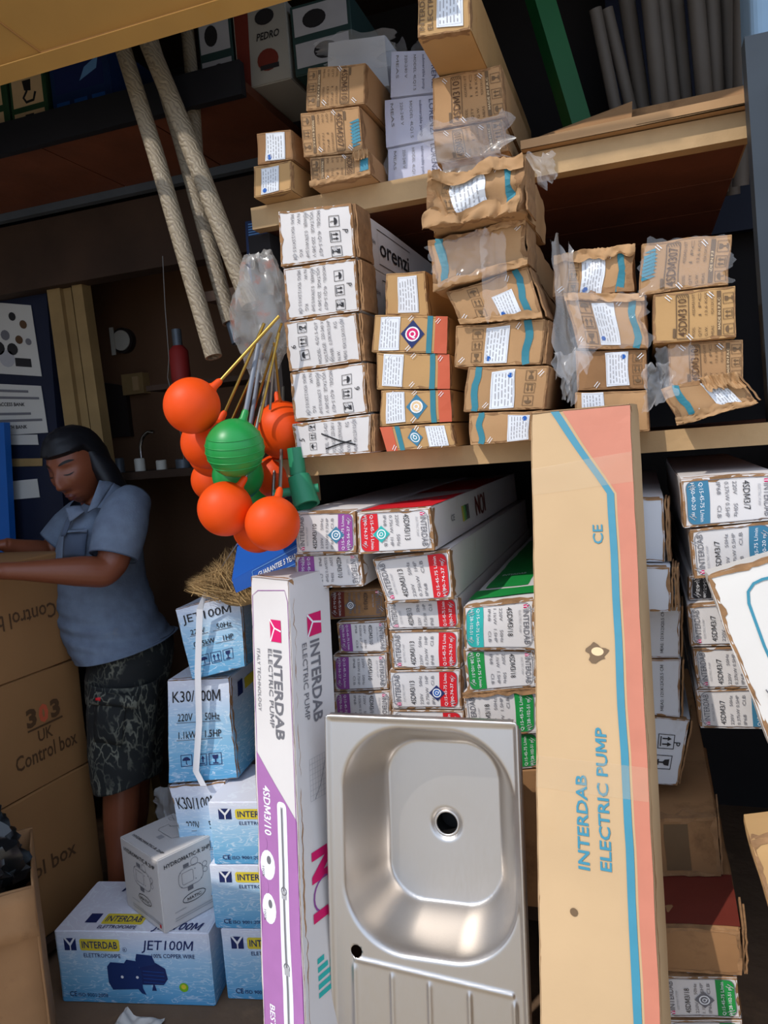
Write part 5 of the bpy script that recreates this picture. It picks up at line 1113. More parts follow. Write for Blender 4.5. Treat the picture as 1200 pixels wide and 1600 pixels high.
mb = MB(); arc = [p0+UPV*.045]+[p0+V((.055-.055*math.cos(t), 0, .08+.075*math.sin(t))) for t in [math.pi*.6*k/8 for k in range(9)]]; mb.tube(arc, .007, 'chrome', 10); mb.build('spout', tp, smooth=60)
br_ = thing('red_bottle', 'tall red bottle with silver cap in the dark behind the floats', 'bottle', onY(282, 600, 2.5))
p = onY(284, 600, 2.5); 
mb = MB(); mb.tube([p, p+UPV*.02, p+UPV*.12, p+UPV*.14], [.034, .036, .036, .02], 'card_red', 18); mb.build('body', br_, smooth=40); mb = MB(); mb.tube([p+UPV*.14, p+UPV*.2], .018, 'galv', 14); mb.build('cap', br_, smooth=40)
mb = MB(); mb.box((p.x-.1, 2.42, p.z-.02), (-.93, 2.6, p.z-.001), 'wood_dark'); tag(mb.build('wall_ledge', None, loc=(p.x, 2.5, p.z-.02)), 'dark ledge carrying the red bottle', 'ledge')
pmat('wire', (150, 146, 140), .3, .7)
mb = MB(); pts = [onY(254, 400, 2.2), onY(258, 480, 2.2), onY(264, 560, 2.2), onY(262, 590, 2.2), onY(285, 690, 2.2), onY(287, 718, 2.2)]; mb.tube(pts, .0014, 'wire', 6); mb.v[0]; tag(mb.build('hanging_wire', None, loc=pts[-1]), 'thin bright wire hanging in front of the dark inner room', 'wire')
# ------------------------------------------------------------------ top right: loft with pipes, green pole, cardboard sheet
pmat('pipe_grey', (104, 94, 84), .6, var=.15); pmat('pole_green', (16, 84, 38), .5, var=.1)
for k, (a, b) in enumerate((((930, 14), (985, 178)), ((948, 14), (1015, 175)), ((975, -30), (1020, 170)), ((1012, -30), (1040, 168)), ((1030, -30), (1062, 165)), ((1052, -30), (1078, 162)), ((1085, -30), (1108, 155)), ((1110, -30), (1122, 152)), ((1135, -30), (1138, 150)), ((1160, -30), (1152, 148)))):
    Y = 2.32+.04*(k % 3); pb = onY(*b, Y); pb.z = T1+.003; pa = onY(*a, Y-.12); mb = MB(); mb.tube([pb, pa], .021 if k > 1 else .016, 'pipe_grey', 14, hollow=.8); o = mb.build('metal_pipe', None, smooth=50, loc=pb)
    tag(o, 'thin grey pipe with open end showing above the cardboard sheet' if k < 2 else 'grey pipe standing in the dim loft behind the cardboard sheet', 'pipe', 'grey pipes stored upright in the loft')
p = onY(925, 175, 2.1); p.z = T1+.002; mb = MB(); mb.bar(p, onY(832, -40, 2.05), .06, .05, 'pole_green'); tag(mb.build('green_pole', None, loc=p), 'square green painted pole leaning in the loft', 'pole')
mb = MB(); mb.box((-.05, 2.86, T1+.002), (.5, 2.9, 3.0), 'navy_paint'); tag(mb.build('blue_board', None, loc=(.2, 2.88, T1)), 'dark blue board at the back of the loft', 'board')
# cardboard sheet lying on the top plank
cs = thing('cardboard_sheet', 'opened flat cardboard lying along the top plank, one flap raised', 'cardboard', onY(1000, 200, 1.74))
def slab(P, th, m, name, par): mb = MB(); d = UPV*th; mb.hexa(P, [p+d for p in P], m); return mb.build(name, par)
l0, r0 = onY(815, 252, 1.735), onY(1192, 152, 1.735); l0.z = r0.z = T1+.003
P = [l0, r0, r0+V((0, .5, 0)), l0+V((0, .5, 0))]; slab(P, .004, 'kraft', 'sheet', cs)
mb = MB(); mb.hexa([l0, r0, r0+V((0, .004, 0)), l0+V((0, .004, 0))], [l0+UPV*.018, r0+UPV*.022, r0+V((0, .004, .022)), l0+V((0, .004, .018))], 'kraft'); mb.build('front_lip', cs)
f0, f1 = l0+V((0, .02, .005)), l0.lerp(r0, .48)+V((0, .02, .005)); mb = MB(); mb.hexa([f0, f1, f1+V((0, .004, 0)), f0+V((0, .004, 0))], [onY(812, 225, 1.80), onY(988, 158, 1.85), onY(988, 158, 1.855), onY(812, 225, 1.805)], 'kraft_dark'); mb.build('raised_flap', cs)
f0, f1 = l0.lerp(r0, .46)+V((0, .1, .005)), r0+V((0, .04, .005)); mb = MB(); mb.hexa([f0, f1, f1+V((0, .004, 0)), f0+V((0, .004, 0))], [onY(985, 172, 1.88), onY(1188, 128, 1.8), onY(1188, 128, 1.805), onY(985, 172, 1.885)], 'kraft_dark'); mb.build('raised_flap', cs)
# right-hand steel post and pale blue case
pmat('post_steel', (58, 64, 70), .5, .3, var=.15); xp = onY(1172, 300, 1.64).x; gp = thing('steel_post', 'dark grey steel post at the right end of the shelves', 'post', (xp+.08, 1.66, T2+.001))
mb = MB(); mb.hexa([(xp+.02, 1.64, T2+.001), (xp+.14, 1.64, T2+.001), (xp+.14, 1.69, T2+.001), (xp+.02, 1.69, T2+.001)], [(xp, 1.64, T1+.09), (xp+.13, 1.64, T1+.09), (xp+.13, 1.69, T1+.09), (xp, 1.69, T1+.09)], 'post_steel'); mb.build('channel', gp)
mb = MB(); mb.box((xp+.04, 1.634, T2+.05), (xp+.05, 1.64, T1), 'socket_dark'); mb.build('edge_strip', gp)
p = onY(1178, 160, 1.78); mb = MB(); mb.box((p.x, 1.78, T1+.095), (p.x+.2, 1.95, T1+.32), 'pale_blue'); o = mb.build('blue_case', None, loc=(p.x+.1, 1.85, T1+.095)); tag(o, 'pale blue case on the steel post beside the cardboard sheet', 'case')
bv = o.modifiers.new('soft', 'BEVEL'); bv.width = .02; bv.segments = 4
# ------------------------------------------------------------------ plastic films
film('plastic_film', 'clear plastic hanging in a long twist beside the worn brown column', [(862, 385), (895, 390), (925, 575), (870, 585)], 1.51, .022, 1, fold=3.5, m='film_thick')
film('plastic_film', 'crumpled clear plastic tail at the foot of the hanging twist', [(868, 555), (922, 545), (900, 625), (880, 622)], 1.49, .02, 2, fold=3, m='film_thick')
film('plastic_film', 'clear plastic strip draped over the gaping carton', [(752, 368), (790, 362), (796, 492), (758, 498)], 1.48, .012, 3, fold=2.5, m='film')
film('plastic_film', 'clear plastic sheet across the gaping carton front', [(670, 390), (760, 365), (762, 420), (684, 448)], 1.49, .012, 4, fold=3, m='film')
film('plastic_film', 'crinkled clear bag around the carton on the top plank', [(670, 205), (790, 178), (806, 248), (680, 278)], 1.70, .02, 5, fold=3.5, m='film_thick')
film('plastic_film', 'scrap of crinkled film sticking out under the cardboard sheet', [(824, 250), (866, 243), (872, 282), (850, 300)], 1.62, .02, 6, fold=3, m='film_thick')
film('plastic_film', 'clear plastic over the left end of the carton below the yellowish one', [(1022, 548), (1082, 534), (1090, 600), (1040, 606)], 1.545, .015, 7, fold=3, m='film')
film('plastic_film', 'milky plastic lump squeezed beside the tilted carton', [(1008, 574), (1046, 570), (1056, 615), (1006, 642)], 1.48, .03, 8, fold=2.5, m='film_thick')
film('plastic_film', 'tight clear film over the top right brown carton', [(1002, 378), (1146, 364), (1144, 445), (1000, 454)], 1.535, .007, 9, fold=4, m='film_tight')
film('plastic_film', 'clear film stretched over the front of the second worn carton', [(900, 462), (1010, 458), (1012, 540), (904, 546)], 1.535, .008, 10, fold=4, m='film_tight')
film('plastic_film', 'cloudy film over the top of the bluish wrapped pile', [(606, 80), (690, 74), (694, 292), (604, 298)], 1.785, .006, 11, fold=4, m='film_tight')
film('plastic_film', 'cloudy film bag over the grey carton at the back', [(506, 62), (608, 50), (614, 104), (504, 112)], 1.825, .012, 12, fold=3, m='film_thick')
film('plastic_film', 'milky torn bag hanging beside the torn pale blue carton', [(250, 1228), (296, 1222), (300, 1292), (252, 1290)], 1.84, .03, 13, fold=2.5, m='film_thick')
# ------------------------------------------------------------------ brown lettered cartons at the left
s_l, s_r = onZ(0, 1073, .85), onZ(122, 1027, .85); cd = (s_r-s_l).normalized(); cn = UPV.cross(cd).normalized()
edge = s_r
def cbox(label, z0, z1, w, tilt, seed): 
    BR = V((edge.x, edge.y, z0)); BL = BR-cd*w; return Carton('carton', label, [BL+UPV*(z1-z0), BR+UPV*(z1-z0), BR, BL], cn*.42, 'control_brown', crush=.0018, seed=seed, edge=None, group='large brown cartons stacked by the shopkeeper')
pal = thing('wooden_pallet', 'low dark wooden pallet under the large brown cartons', 'pallet', (edge.x-.3, edge.y+.1, 0))
for k in range(4): a = edge-cd*.56+cn*(.02+.11*k); a.z = .045; b = edge+cn*(.02+.11*k); b.z = .045; mb = MB(); mb.bar(a, b, .09, .03, 'wood_dark'); mb.build('slat', pal)
for k in (.06, .5): a = edge-cd*k; a.z = .015; b = a+cn*.42; mb = MB(); mb.bar(a, b, .06, .029, 'wood_dark'); mb.build('runner', pal)
cb3 = cbox('large brown carton at the foot of the stack by the shopkeeper', .062, .505, .56, 0, 310); cb2 = cbox('large brown carton with red and black numerals in the middle of the stack', .507, .849, .56, 0, 311); cb1 = cbox('large brown carton under the shopkeeper\'s forearm with upside-down lettering', .851, 1.195, .56, 0, 312)
def cx_(k, px, py):
    d = ray(px, py); n = (k.q[1]-k.q[0]).cross(k.q[3]-k.q[0]); t = (k.q[0]-EYE).dot(n)/d.dot(n); p = EYE+d*t-k.q[3]; return p.dot((k.q[2]-k.q[3]).normalized()), p.dot(UPV)
c = cb1.canvas(0); a = cx_(cb1, 86, 950); c.text('Control box', a[0], a[1]+.02, .045, 'ink_brown', .27, rot=180, bold=.01); cb1.done(c)
c = cb2.canvas(0); a = cx_(cb2, 26, 1208); b = cx_(cb2, 121, 1165); c.text('Control box', a[0], a[1], .045, 'ink_brown', b[0]-a[0], bold=.012); a = cx_(cb2, 60, 1160); c.text('UK', a[0], a[1], .035, 'ink_brown', .055, bold=.015)
a = cx_(cb2, 42, 1138); b = cx_(cb2, 96, 1120); w3 = (b[0]-a[0])/3
for i, (t, m) in enumerate((('3', 'ink_brown'), ('0', 'ink_orange'), ('3', 'ink_brown'))): c.text(t, a[0]+i*w3*1.05, a[1], .05, m, w3*.85, bold=.05)
c.path([(a[0], a[1]-.012), (b[0]+.004, a[1]-.012)], .006, 'ink_brown'); cb2.done(c)
c = cb3.canvas(0); a = cx_(cb3, -12, 1385); b = cx_(cb3, 118, 1327); c.text('Control box', a[0]-.02, b[1]-.01, .045, 'ink_brown', b[0]-a[0]+.02, bold=.012); cb3.done(c)
# open carton with black bags in the front left corner
oc = thing('open_carton', 'open brown carton stuffed with black plastic at the left front', 'carton', atz(0, 1590, 1.72))
fz = onZ(78, 1600, 0.0); zc = 1.72; A = atz(78, 1592, zc); A.z = .002; r_ = _rh*.91+_fh*.42; bk = -_rh*.42+_fh*.91; hh = atz(74, 1372, zc).z
q = [A-r_*.34, A, A+bk*.3, A-r_*.34+bk*.3]; th = .006
for i, nm in enumerate(('front_wall', 'side_wall', 'rear_wall', 'side_wall')):
    a, b = q[i], q[(i+1) % 4]; mid = sum(q, V((0, 0, 0)))/4; n = (mid-(a+b)/2).normalized()*th; hz = [UPV*(hh+(.006 if k else -.01)) for k in (0, 1)]
    mb = MB(); mb.grid(lambda u, v, a=a, b=b: a.lerp(b, u)+UPV*(hh*v)+noise.noise_vector(V((u*3, v*3, i)))*.004, 8, 8, 'kraft_dark'); o = mb.build(nm, oc, smooth=40); sm = o.modifiers.new('card', 'SOLIDIFY'); sm.thickness = .005
mb = MB(); mb.hexa(q, [p+UPV*.006 for p in q], 'kraft'); mb.build('bottom', oc)
a, b = q[0]+UPV*hh, q[1]+UPV*hh; mb = MB(); mb.grid(lambda u, v: a.lerp(b, u)-bk*(.09*v)*.25-UPV*(.10*v)+noise.noise_vector(V((u*3, v*3, 7)))*.005-bk*.008, 8, 4, 'kraft_dark'); o = mb.build('front_flap', oc, smooth=40); o.modifiers.new('card', 'SOLIDIFY').thickness = .004
cbag = sum(q, V((0, 0, 0)))/4
crumple('plastic_bag', 'shiny black plastic bag bulging out of the open carton', 'plastic bag', cbag+UPV*(hh+.02), (.15, .12, .15), 'black_poly', 11, amp=.5, n=60, k=40)
mb = MB(); s0 = cbag+r_*.1-bk*.13+UPV*(hh+.06); mb.tube([s0, s0+UPV*-.05-r_*.03-bk*.03, s0-UPV*.1-r_*.1-bk*.03, s0-UPV*.12-r_*.13-bk*.02], .0035, 'strap_white', 6); tag(mb.build('strap', None, smooth=60, loc=s0-UPV*.12), 'dull white strap lying over the black plastic bag', 'strap')
# scrap of white wrapping on the ground at the bottom
mb = MB(); g0 = onZ(215, 1612, 0); mb.grid(lambda u, v: g0+fd*(.12*(u-.5))+UPV.cross(fd)*(.07*(v-.5))+UPV*(.012+.014*noise.noise(V((u*4, v*4, 2)))+.03*math.exp(-((u-.15)/.1)**2)), 18, 12, 'tattered_white'); tag(mb.build('paper_scrap', None, smooth=40, loc=g0), 'torn white wrapping scrap on the ground before the blue carton', 'scrap')
# unseen stack added at the left to keep sun off the open carton
ng = thing('shade_stack', 'unseen stack of brown cartons added outside to shade the open carton', 'carton', (-1.68, .8, 0))
for k in range(3): mb = MB(); mb.box((-1.9+.02*k, .62, .40*k+.001), (-1.46+.02*k, .98, .40*k+.399), 'kraft'); mb.build('shade_box', ng)
# ------------------------------------------------------------------ shopkeeper
pmat('skin', (126, 70, 46), .42, var=.1, nscale=9, bump=.04, bscale=120, spec=.45)
pmat('lip', (92, 44, 40), .4, var=.05); pmat('brow_black', (22, 16, 14), .6, var=0); pmat('scarf_black', (20, 20, 24), .5, var=.15, nscale=10, bump=.1, bscale=40)
pmat('shirt_blue', (108, 121, 138), .85, var=.12, nscale=30, bump=.15, bscale=160, rgb2=(98, 108, 126), stain=((126, 124, 118), 6, .66))
pmat('shirt_seam', (74, 84, 102), .85, var=.1); pmat('button', (190, 196, 206), .3); pmat('sandal', (40, 34, 32), .6)
def shorts_mat():
    m = bpy.data.materials.new('crackle_denim'); m.use_nodes = True; nt = m.node_tree; N = nt.nodes; L = nt.links; b = N['Principled BSDF']
    tc = N.new('ShaderNodeTexCoord'); mp = N.new('ShaderNodeMapping'); mp.inputs['Scale'].default_value = (1, 1, .55); L.new(tc.outputs['Object'], mp.inputs['Vector'])
    n = N.new('ShaderNodeTexNoise'); n.inputs['Scale'].default_value = 14; n.inputs['Detail'].default_value = 4; L.new(mp.outputs[0], n.inputs['Vector'])
    ad = N.new('ShaderNodeMix'); ad.data_type = 'RGBA'; ad.inputs['Factor'].default_value = .12; L.new(mp.outputs[0], ad.inputs['A']); L.new(n.outputs['Color'], ad.inputs['B'])
    v = N.new('ShaderNodeTexVoronoi'); v.feature = 'DISTANCE_TO_EDGE'; v.inputs['Scale'].default_value = 34; L.new(ad.outputs['Result'], v.inputs['Vector'])
    r = N.new('ShaderNodeValToRGB'); r.color_ramp.elements[0].position = .02; r.color_ramp.elements[1].position = .1; r.color_ramp.elements[0].color = (*lin((118, 118, 104)), 1); r.color_ramp.elements[1].color = (*lin((30, 33, 32)), 1); L.new(v.outputs['Distance'], r.inputs['Fac'])
    n2 = N.new('ShaderNodeTexNoise'); n2.inputs['Scale'].default_value = 9; n2.inputs['Detail'].default_value = 5; L.new(tc.outputs['Object'], n2.inputs['Vector'])
    r2 = N.new('ShaderNodeValToRGB'); r2.color_ramp.elements[0].position = .42; r2.color_ramp.elements[1].position = .6; L.new(n2.outputs['Fac'], r2.inputs['Fac'])
    mx = N.new('ShaderNodeMix'); mx.data_type = 'RGBA'; L.new(r2.outputs['Color'], mx.inputs['Factor']); mx.inputs['A'].default_value = (*lin((28, 30, 30)), 1); L.new(r.outputs['Color'], mx.inputs['B'])
    L.new(mx.outputs['Result'], b.inputs['Base Color']); b.inputs['Roughness'].default_value = .85; MATS['crackle_denim'] = m
shorts_mat()
ZP = 2.5
def cat_rings(rings, sub):
    """smooth spline through rings (centre, ax1, ax2, power)"""
    out = []; n = len(rings)
    for i in range(n-1):
        p = [rings[max(0, i-1)], rings[i], rings[i+1], rings[min(n-1, i+2)]]
        for k in range(sub):
            t = k/sub; t2, t3 = t*t, t*t*t; w_ = (-.5*t3+t2-.5*t, 1.5*t3-2.5*t2+1, -1.5*t3+2*t2+.5*t, .5*t3-.5*t2)
            out.append(tuple(sum((p[j][c]*w_[j] for j in range(4)), p[0][c]*0) for c in range(3)))
    out.append(rings[-1]); return out
def ringpts(r, n, wr=None, i=0):
    c, a, b = r; o = []
    for j in range(n):
        t = 2*math.pi*j/n; q = c+a*math.cos(t)+b*math.sin(t)
        if wr: q = q+(a*math.cos(t)+b*math.sin(t)).normalized()*wr(q, t)
        o.append(q)
    return o
def R_(lx, rx, cy, hd, dz=0, cy2=None, z=ZP):
    """ring from left/right silhouette points in the picture and half depth in metres"""
    l, r = atz(lx, cy, z+dz), atz(rx, cy2 if cy2 is not None else cy, z+dz); return ((l+r)/2, (r-l)/2, _fh*hd)
def limb(pts, sub=5):
    """pts: (world point, radius) -> rings perpendicular to the path"""
    out = []; x = None
    for i, (p, r) in enumerate(pts):
        d = (pts[min(i+1, len(pts)-1)][0]-pts[max(i-1, 0)][0]).normalized()
        if x is None: x = d.orthogonal().normalized()
        x = (x-d*x.dot(d)).normalized(); out.append((V(p), x*r, d.cross(x)*r))
    return cat_rings(out, sub)
foot0 = atz(185, 1300, ZP); foot0.z = 0
per = thing('person', 'person in black headscarf, grey-blue shirt and dark crackle shorts bending over a carton', 'person', foot0)
hf = (-_rh*.27-_fh*.96).normalized(); pt = math.radians(17)
HF = hf*math.cos(pt)-UPV*math.sin(pt); HU = UPV*math.cos(pt)+hf*math.sin(pt); HS = HU.cross(HF)   # HS: her left
rl = math.radians(-6); HU, HS = HU*math.cos(rl)+HS*math.sin(rl), HS*math.cos(rl)-HU*math.sin(rl)
HC = atz(119, 729, ZP-.06)
def G(a, s): return math.exp(-(a/s)**2)
def headloc(d):
    x, y, z = d.x*.094, d.y*.074, d.z*.118
    if z < 0: k = (-z/.122); y *= 1-.30*k**1.6; x *= 1-.06*k
    if d.x > 0:
        f = sst(d.x*1.6); ny = y; 
        nose = G(y, .0135)*(sst((.035-z)/.06) if z > -.034 else sst((z+.058)/.022))*.027
        wing = G(abs(y)-.013, .009)*G(z+.036, .012)*.012
        eye = -.012*G(abs(y)-.034, .017)*G(z-.012, .014)+.0065*G(abs(y)-.034, .012)*G(z-.008, .009)
        brow = .006*G(abs(y)-.03, .022)*G(z-.034, .01)
        lips = .013*G(y, .024)*(G(z+.068, .0065)+G(z+.081, .0075))-.003*G(y, .022)*G(z+.0745, .0025)
        chin = .008*G(y, .022)*G(z+.105, .016); cheek = .007*G(abs(y)-.044, .02)*G(z+.022, .024); fold = -.003*G(abs(y)-.03+.2*(z+.05), .005)*G(z+.06, .02)
        x += f*(nose+wing+eye+brow+lips+chin+cheek+fold)
    return x, y, z
def headw(d, k=1.0, off=0):
    x, y, z = headloc(d); p = HF*x+HS*y+HU*z; return HC+p*k+p.normalized()*off
body = MB(); nn, kk = 72, 56
rg = []
for i in range(kk+1):
    a = math.pi*i/kk; rg.append([headw(V((math.sin(a)*math.cos(2*math.pi*j/nn), math.sin(a)*math.sin(2*math.pi*j/nn), math.cos(a)))) for j in range(nn)])
body.loft(rg, 'skin')
# ear
ec = HC-HF*.005+HS*.076-HU*.005
body.loft([[ec+HF*(.014*math.cos(t)*s)+HU*(.03*math.sin(t)*s)+HS*h for t in [2*math.pi*k/16 for k in range(16)]] for s, h in ((.6, -.012), (.95, .0), (1, .008), (.6, .012))], 'skin')
# neck, torso core, arms, legs
nk0 = atz(160, 800, ZP); body.loft([ringpts(r, 20) for r in limb([(HC-HF*.02-HU*.06, .052), (HC-HF*.03-HU*.10, .05), (nk0, .058), (nk0-UPV*.05, .07)])], 'skin')
TOR = [R_(135, 192, 800, .10), R_(112, 207, 830, .165), R_(100, 214, 870, .155), R_(103, 217, 920, .15), R_(120, 222, 965, .14), R_(140, 240, 1005, .13), R_(160, 240, 1040, .12)]
body.loft([ringpts(r, 28) for r in cat_rings(TOR, 4)], 'skin')
shN = atz(192, 812, ZP-.19); elN = atz(172, 893, ZP-.24); wrN = atz(0, 892, 2.10)
mid1 = elN.lerp(wrN, .35); 
def arm(sh, el, wr, hand_dir):
    body.loft([ringpts(r, 18) for r in limb([(sh+(sh-el)*.1, .045), (sh, .056), (sh.lerp(el, .5), .05), (sh.lerp(el, .85), .045), (el.lerp(wr, .06), .045), (el.lerp(wr, .25), .045), (el.lerp(wr, .5), .037), (el.lerp(wr, .8), .027), (wr, .024)])], 'skin')
    hd = hand_dir.normalized(); sd_ = hd.cross(UPV).normalized(); upn = sd_.cross(hd).normalized(); pc = wr+hd*.05
    body.loft([[p+sd_*(w2*math.cos(t))+upn*(h2*math.sin(t)) for t in [2*math.pi*k/14 for k in range(14)]] for p, w2, h2 in ((wr-hd*.01, .024, .02), (wr+hd*.03, .036, .017), (wr+hd*.07, .042, .014), (wr+hd*.095, .04, .012))], 'skin')
    for k, (o, ln) in enumerate(((-.03, .062), (-.010, .072), (.010, .068), (.029, .052))):
        b = wr+hd*.09+sd_*o; body.loft([ringpts(r, 10) for r in limb([(b-hd*.02, .0095), (b+hd*ln*.4+upn*.004, .009), (b+hd*ln*.75-upn*.006, .008), (b+hd*ln-upn*.02, .0065)], 3)], 'skin')
    b = wr+hd*.03-sd_*.03; body.loft([ringpts(r, 10) for r in limb([(b, .012), (b+hd*.03-sd_*.022, .011), (b+hd*.058-sd_*.03-upn*.006, .009)], 3)], 'skin')
lft = (-_rh*.9-_fh*.25).normalized()
arm(shN, elN, wrN, lft)
shF = atz(125, 815, ZP+.19); elF = atz(75, 868, ZP+.16); wrF = atz(8, 851, ZP+.02); arm(shF, elF, wrF, lft)
def leg(kx, z, dx):
    hp = atz(198+dx, 1060, z); kn = atz(190+dx, 1225, z); an = atz(184+dx*1.2, 1385, z); an.z = .07
    body.loft([ringpts(r, 20) for r in limb([(hp, .066), (hp.lerp(kn, .5), .064), (kn, .056), (kn.lerp(an, .3), .054), (kn.lerp(an, .65), .04), (an, .031), (an-UPV*.035, .034)])], 'skin')
    d = hf; s_ = d.cross(UPV); c0 = V((an.x, an.y, 0))
    body.loft([[c0+d*x+s_*(w2*math.cos(t))+UPV*(.018+h2+h2*math.sin(t)) for t in [2*math.pi*k/14 for k in range(14)]] for x, w2, h2 in ((-.06, .022, .016), (-.04, .03, .026), (.0, .034, .034), (.06, .036, .026), (.12, .042, .016), (.16, .036, .01), (.18, .02, .007))], 'skin')
    mb = MB(); sole = [c0+d*x+s_*y for x, y in ((-.07, -.03), (-.07, .03), (0, .036), (.1, .045), (.17, .04), (.19, 0), (.17, -.04), (.1, -.045), (0, -.036))]; n = len(sole)
    mb.add(sole+[p+UPV*.018 for p in sole], [list(range(n))[::-1], list(range(n, 2*n))]+[[i, (i+1) % n, n+(i+1) % n, n+i] for i in range(n)], 'sandal'); mb.build('sandal', per)
leg(0, ZP-.09, 0); leg(1, ZP+.10, 18)
bo = body.build('body', per, smooth=180)
rm = bo.modifiers.new('skin_surface', 'REMESH'); rm.mode = 'VOXEL'; rm.voxel_size = .0042; rm.use_smooth_shade = True
sm = bo.modifiers.new('soften', 'SMOOTH'); sm.iterations = 2; sm.factor = .4
# face marks
def fdir(y, z):
    dz = max(-.98, min(.98, z/.122)); dy = y/.077; dy = max(-.9, min(.9, dy)); dx = math.sqrt(max(.02, 1-dy*dy-dz*dz)); return V((dx, dy, dz)).normalized()
def stroke(name, pts, w_, m, off=.002):
    mb = MB(); o = len(mb.v); k = mb.mi(m)
    for i, (y, z) in enumerate(pts):
        e = 1-abs(i/(len(pts)-1)*2-1)**3; mb.v += [headw(fdir(y, z-w_/2*e), off=off), headw(fdir(y, z+w_/2*e), off=off)]
    for i in range(len(pts)-1): mb.f.append([o+2*i, o+2*i+2, o+2*i+3, o+2*i+1]); mb.m.append(k)
    mb.build(name, per, smooth=60)
for s_ in (-1, 1):
    stroke('eyebrow', [(s_*(.014+.042*k/8), .032+.007*math.sin(math.pi*k/8*.8)) for k in range(9)], .008, 'brow_black', .0025)
    stroke('eyelid_line', [(s_*(.019+.03*k/8), .003-.004*math.sin(math.pi*k/8)) for k in range(9)], .004, 'brow_black', .0028)
stroke('lips', [(-.024+.048*k/10, -.068+.002*math.cos(math.pi*(k-5)/5)) for k in range(11)], .010, 'lip', .0022); stroke('lips', [(-.022+.044*k/10, -.081-.002*math.cos(math.pi*(k-5)/5)) for k in range(11)], .011, 'lip', .0022)
mb = MB(); rp = [ec-HU*.034+HS*.008+(HF*math.cos(t)+HU*math.sin(t))*.008 for t in [2*math.pi*k/16 for k in range(17)]]; mb.tube(rp, .0016, 'chrome', 6, caps=False); mb.build('earring', per, smooth=60)
# headscarf: cap and tail
mb = MB(); rows = []; n2 = 64
for i in range(17):
    a = i/16; row = []
    for j in range(n2):
        t = 2*math.pi*j/n2; cx_t = math.cos(t)
        zt_ = .058 if cx_t > .2 else .058-.097*((.2-cx_t)/1.2)**.8      # lower edge height (fraction of head)
        phi0 = math.acos(max(-1, min(1, zt_/.122))); ph = phi0*(a if a > 0 else .0001)
        d = V((math.sin(ph)*math.cos(t), math.sin(ph)*math.sin(t), math.cos(ph)))
        f = .010+.006*sst(a*2)*(1-.0*a)+.0025*noise.noise(V((t*1.5, a*9, 0)))+.004*noise.noise(V((a*5+t, t*.7, 3)))+(.016*max(0, -cx_t)*sst(a*1.5))
        row.append(headw(d, 1.02, f))
    rows.append(row)
rows.append([headw(V((math.sin(p_)*math.cos(t_), math.sin(p_)*math.sin(t_), math.cos(p_))), 1.0, .001) for t_, p_ in [(2*math.pi*j/n2, math.acos(max(-1, min(1, (.058 if math.cos(2*math.pi*j/n2) > .2 else .058-.097*((.2-math.cos(2*math.pi*j/n2))/1.2)**.8)/.122)))+.02) for j in range(n2)]])
mb.loft(rows, 'scarf_black'); sc_o = mb.build('headscarf', per, smooth=70)
tl = [((132, 158), 700, .05, -.05), ((140, 176), 722, .055, -.05), ((152, 190), 745, .06, -.045), ((168, 204), 775, .06, -.04), ((182, 216), 805, .055, -.035), ((196, 222), 835, .045, -.03), ((208, 222), 860, .02, -.02)]
mb = MB(); mb.loft([ringpts(r, 20, lambda q, t: .004*noise.noise(q*30)) for r in cat_rings([R_(a, b, y, hd, dz) for (a, b), y, hd, dz in tl], 4)], 'scarf_black'); mb.build('scarf_tail', per, smooth=60)
# shirt
def wrk(q, t): 
    low = sst((1.12-q.z)/.16); return .0035*noise.noise(q*14)+low*.017*(1-2*abs(noise.noise(V((q.x*3, q.y*3, q.z*26+q.x*5)))))
SH = [R_(138, 180, 784, .085, 0, 790), R_(120, 203, 800, .16, 0, 794), R_(106, 214, 826, .185), R_(95, 219, 862, .178), R_(95, 223, 900, .17), R_(99, 232, 940, .172), R_(110, 248, 978, .18), R_(122, 258, 1004, .187, 0, 990), R_(134, 267, 1024, .19, 0, 990)]
SH[-1] = (SH[-1][0], SH[-1][1], _fh*.202)
mb = MB(); mb.loft([ringpts(r, 48, wrk) for r in cat_rings(SH, 10)], 'shirt_blue', caps=False)
def sleeve(sh, el, off, d):
    """short sleeve around the upper arm, open at the cuff"""
    a = [(sh+(sh-el)*.38+d*.06, .05), (sh+(sh-el)*.18+d*.02, .066), (sh.lerp(el, .15), .074), (sh.lerp(el, .45), .072), (sh.lerp(el, .72), .068)]
    return [ringpts(r, 32, lambda q, t: .003*noise.noise(q*22)) for r in limb(a, 4)]
s1 = sleeve(shN, elN, 0, _fh); mb.loft(s1, 'shirt_blue', caps=False); s2 = sleeve(shF, elF, 0, -_fh); mb.loft(s2, 'shirt_blue', caps=False)
so2 = mb.build('shirt', per, smooth=60); so2.modifiers.new('cloth', 'SOLIDIFY').thickness = -.003
for s_ in (s1, s2):
    r = s_[-1]; r0 = s_[-3]; mb = MB(); c0 = sum(r, V((0, 0, 0)))/len(r); mb.tube([c0+(p-c0)*1.02 for p in r]+[c0+(r[0]-c0)*1.02], .0022, 'shirt_seam', 6, caps=False); mb.build('cuff_seam', so2, smooth=60)
hem = ringpts(SH[-1], 48); c0 = SH[-1][0]; mb = MB(); mb.tube([c0+(p-c0)*1.012 for p in hem]+[c0+(hem[0]-c0)*1.012], .0024, 'shirt_seam', 6, caps=False); mb.build('hem_seam', so2, smooth=60)
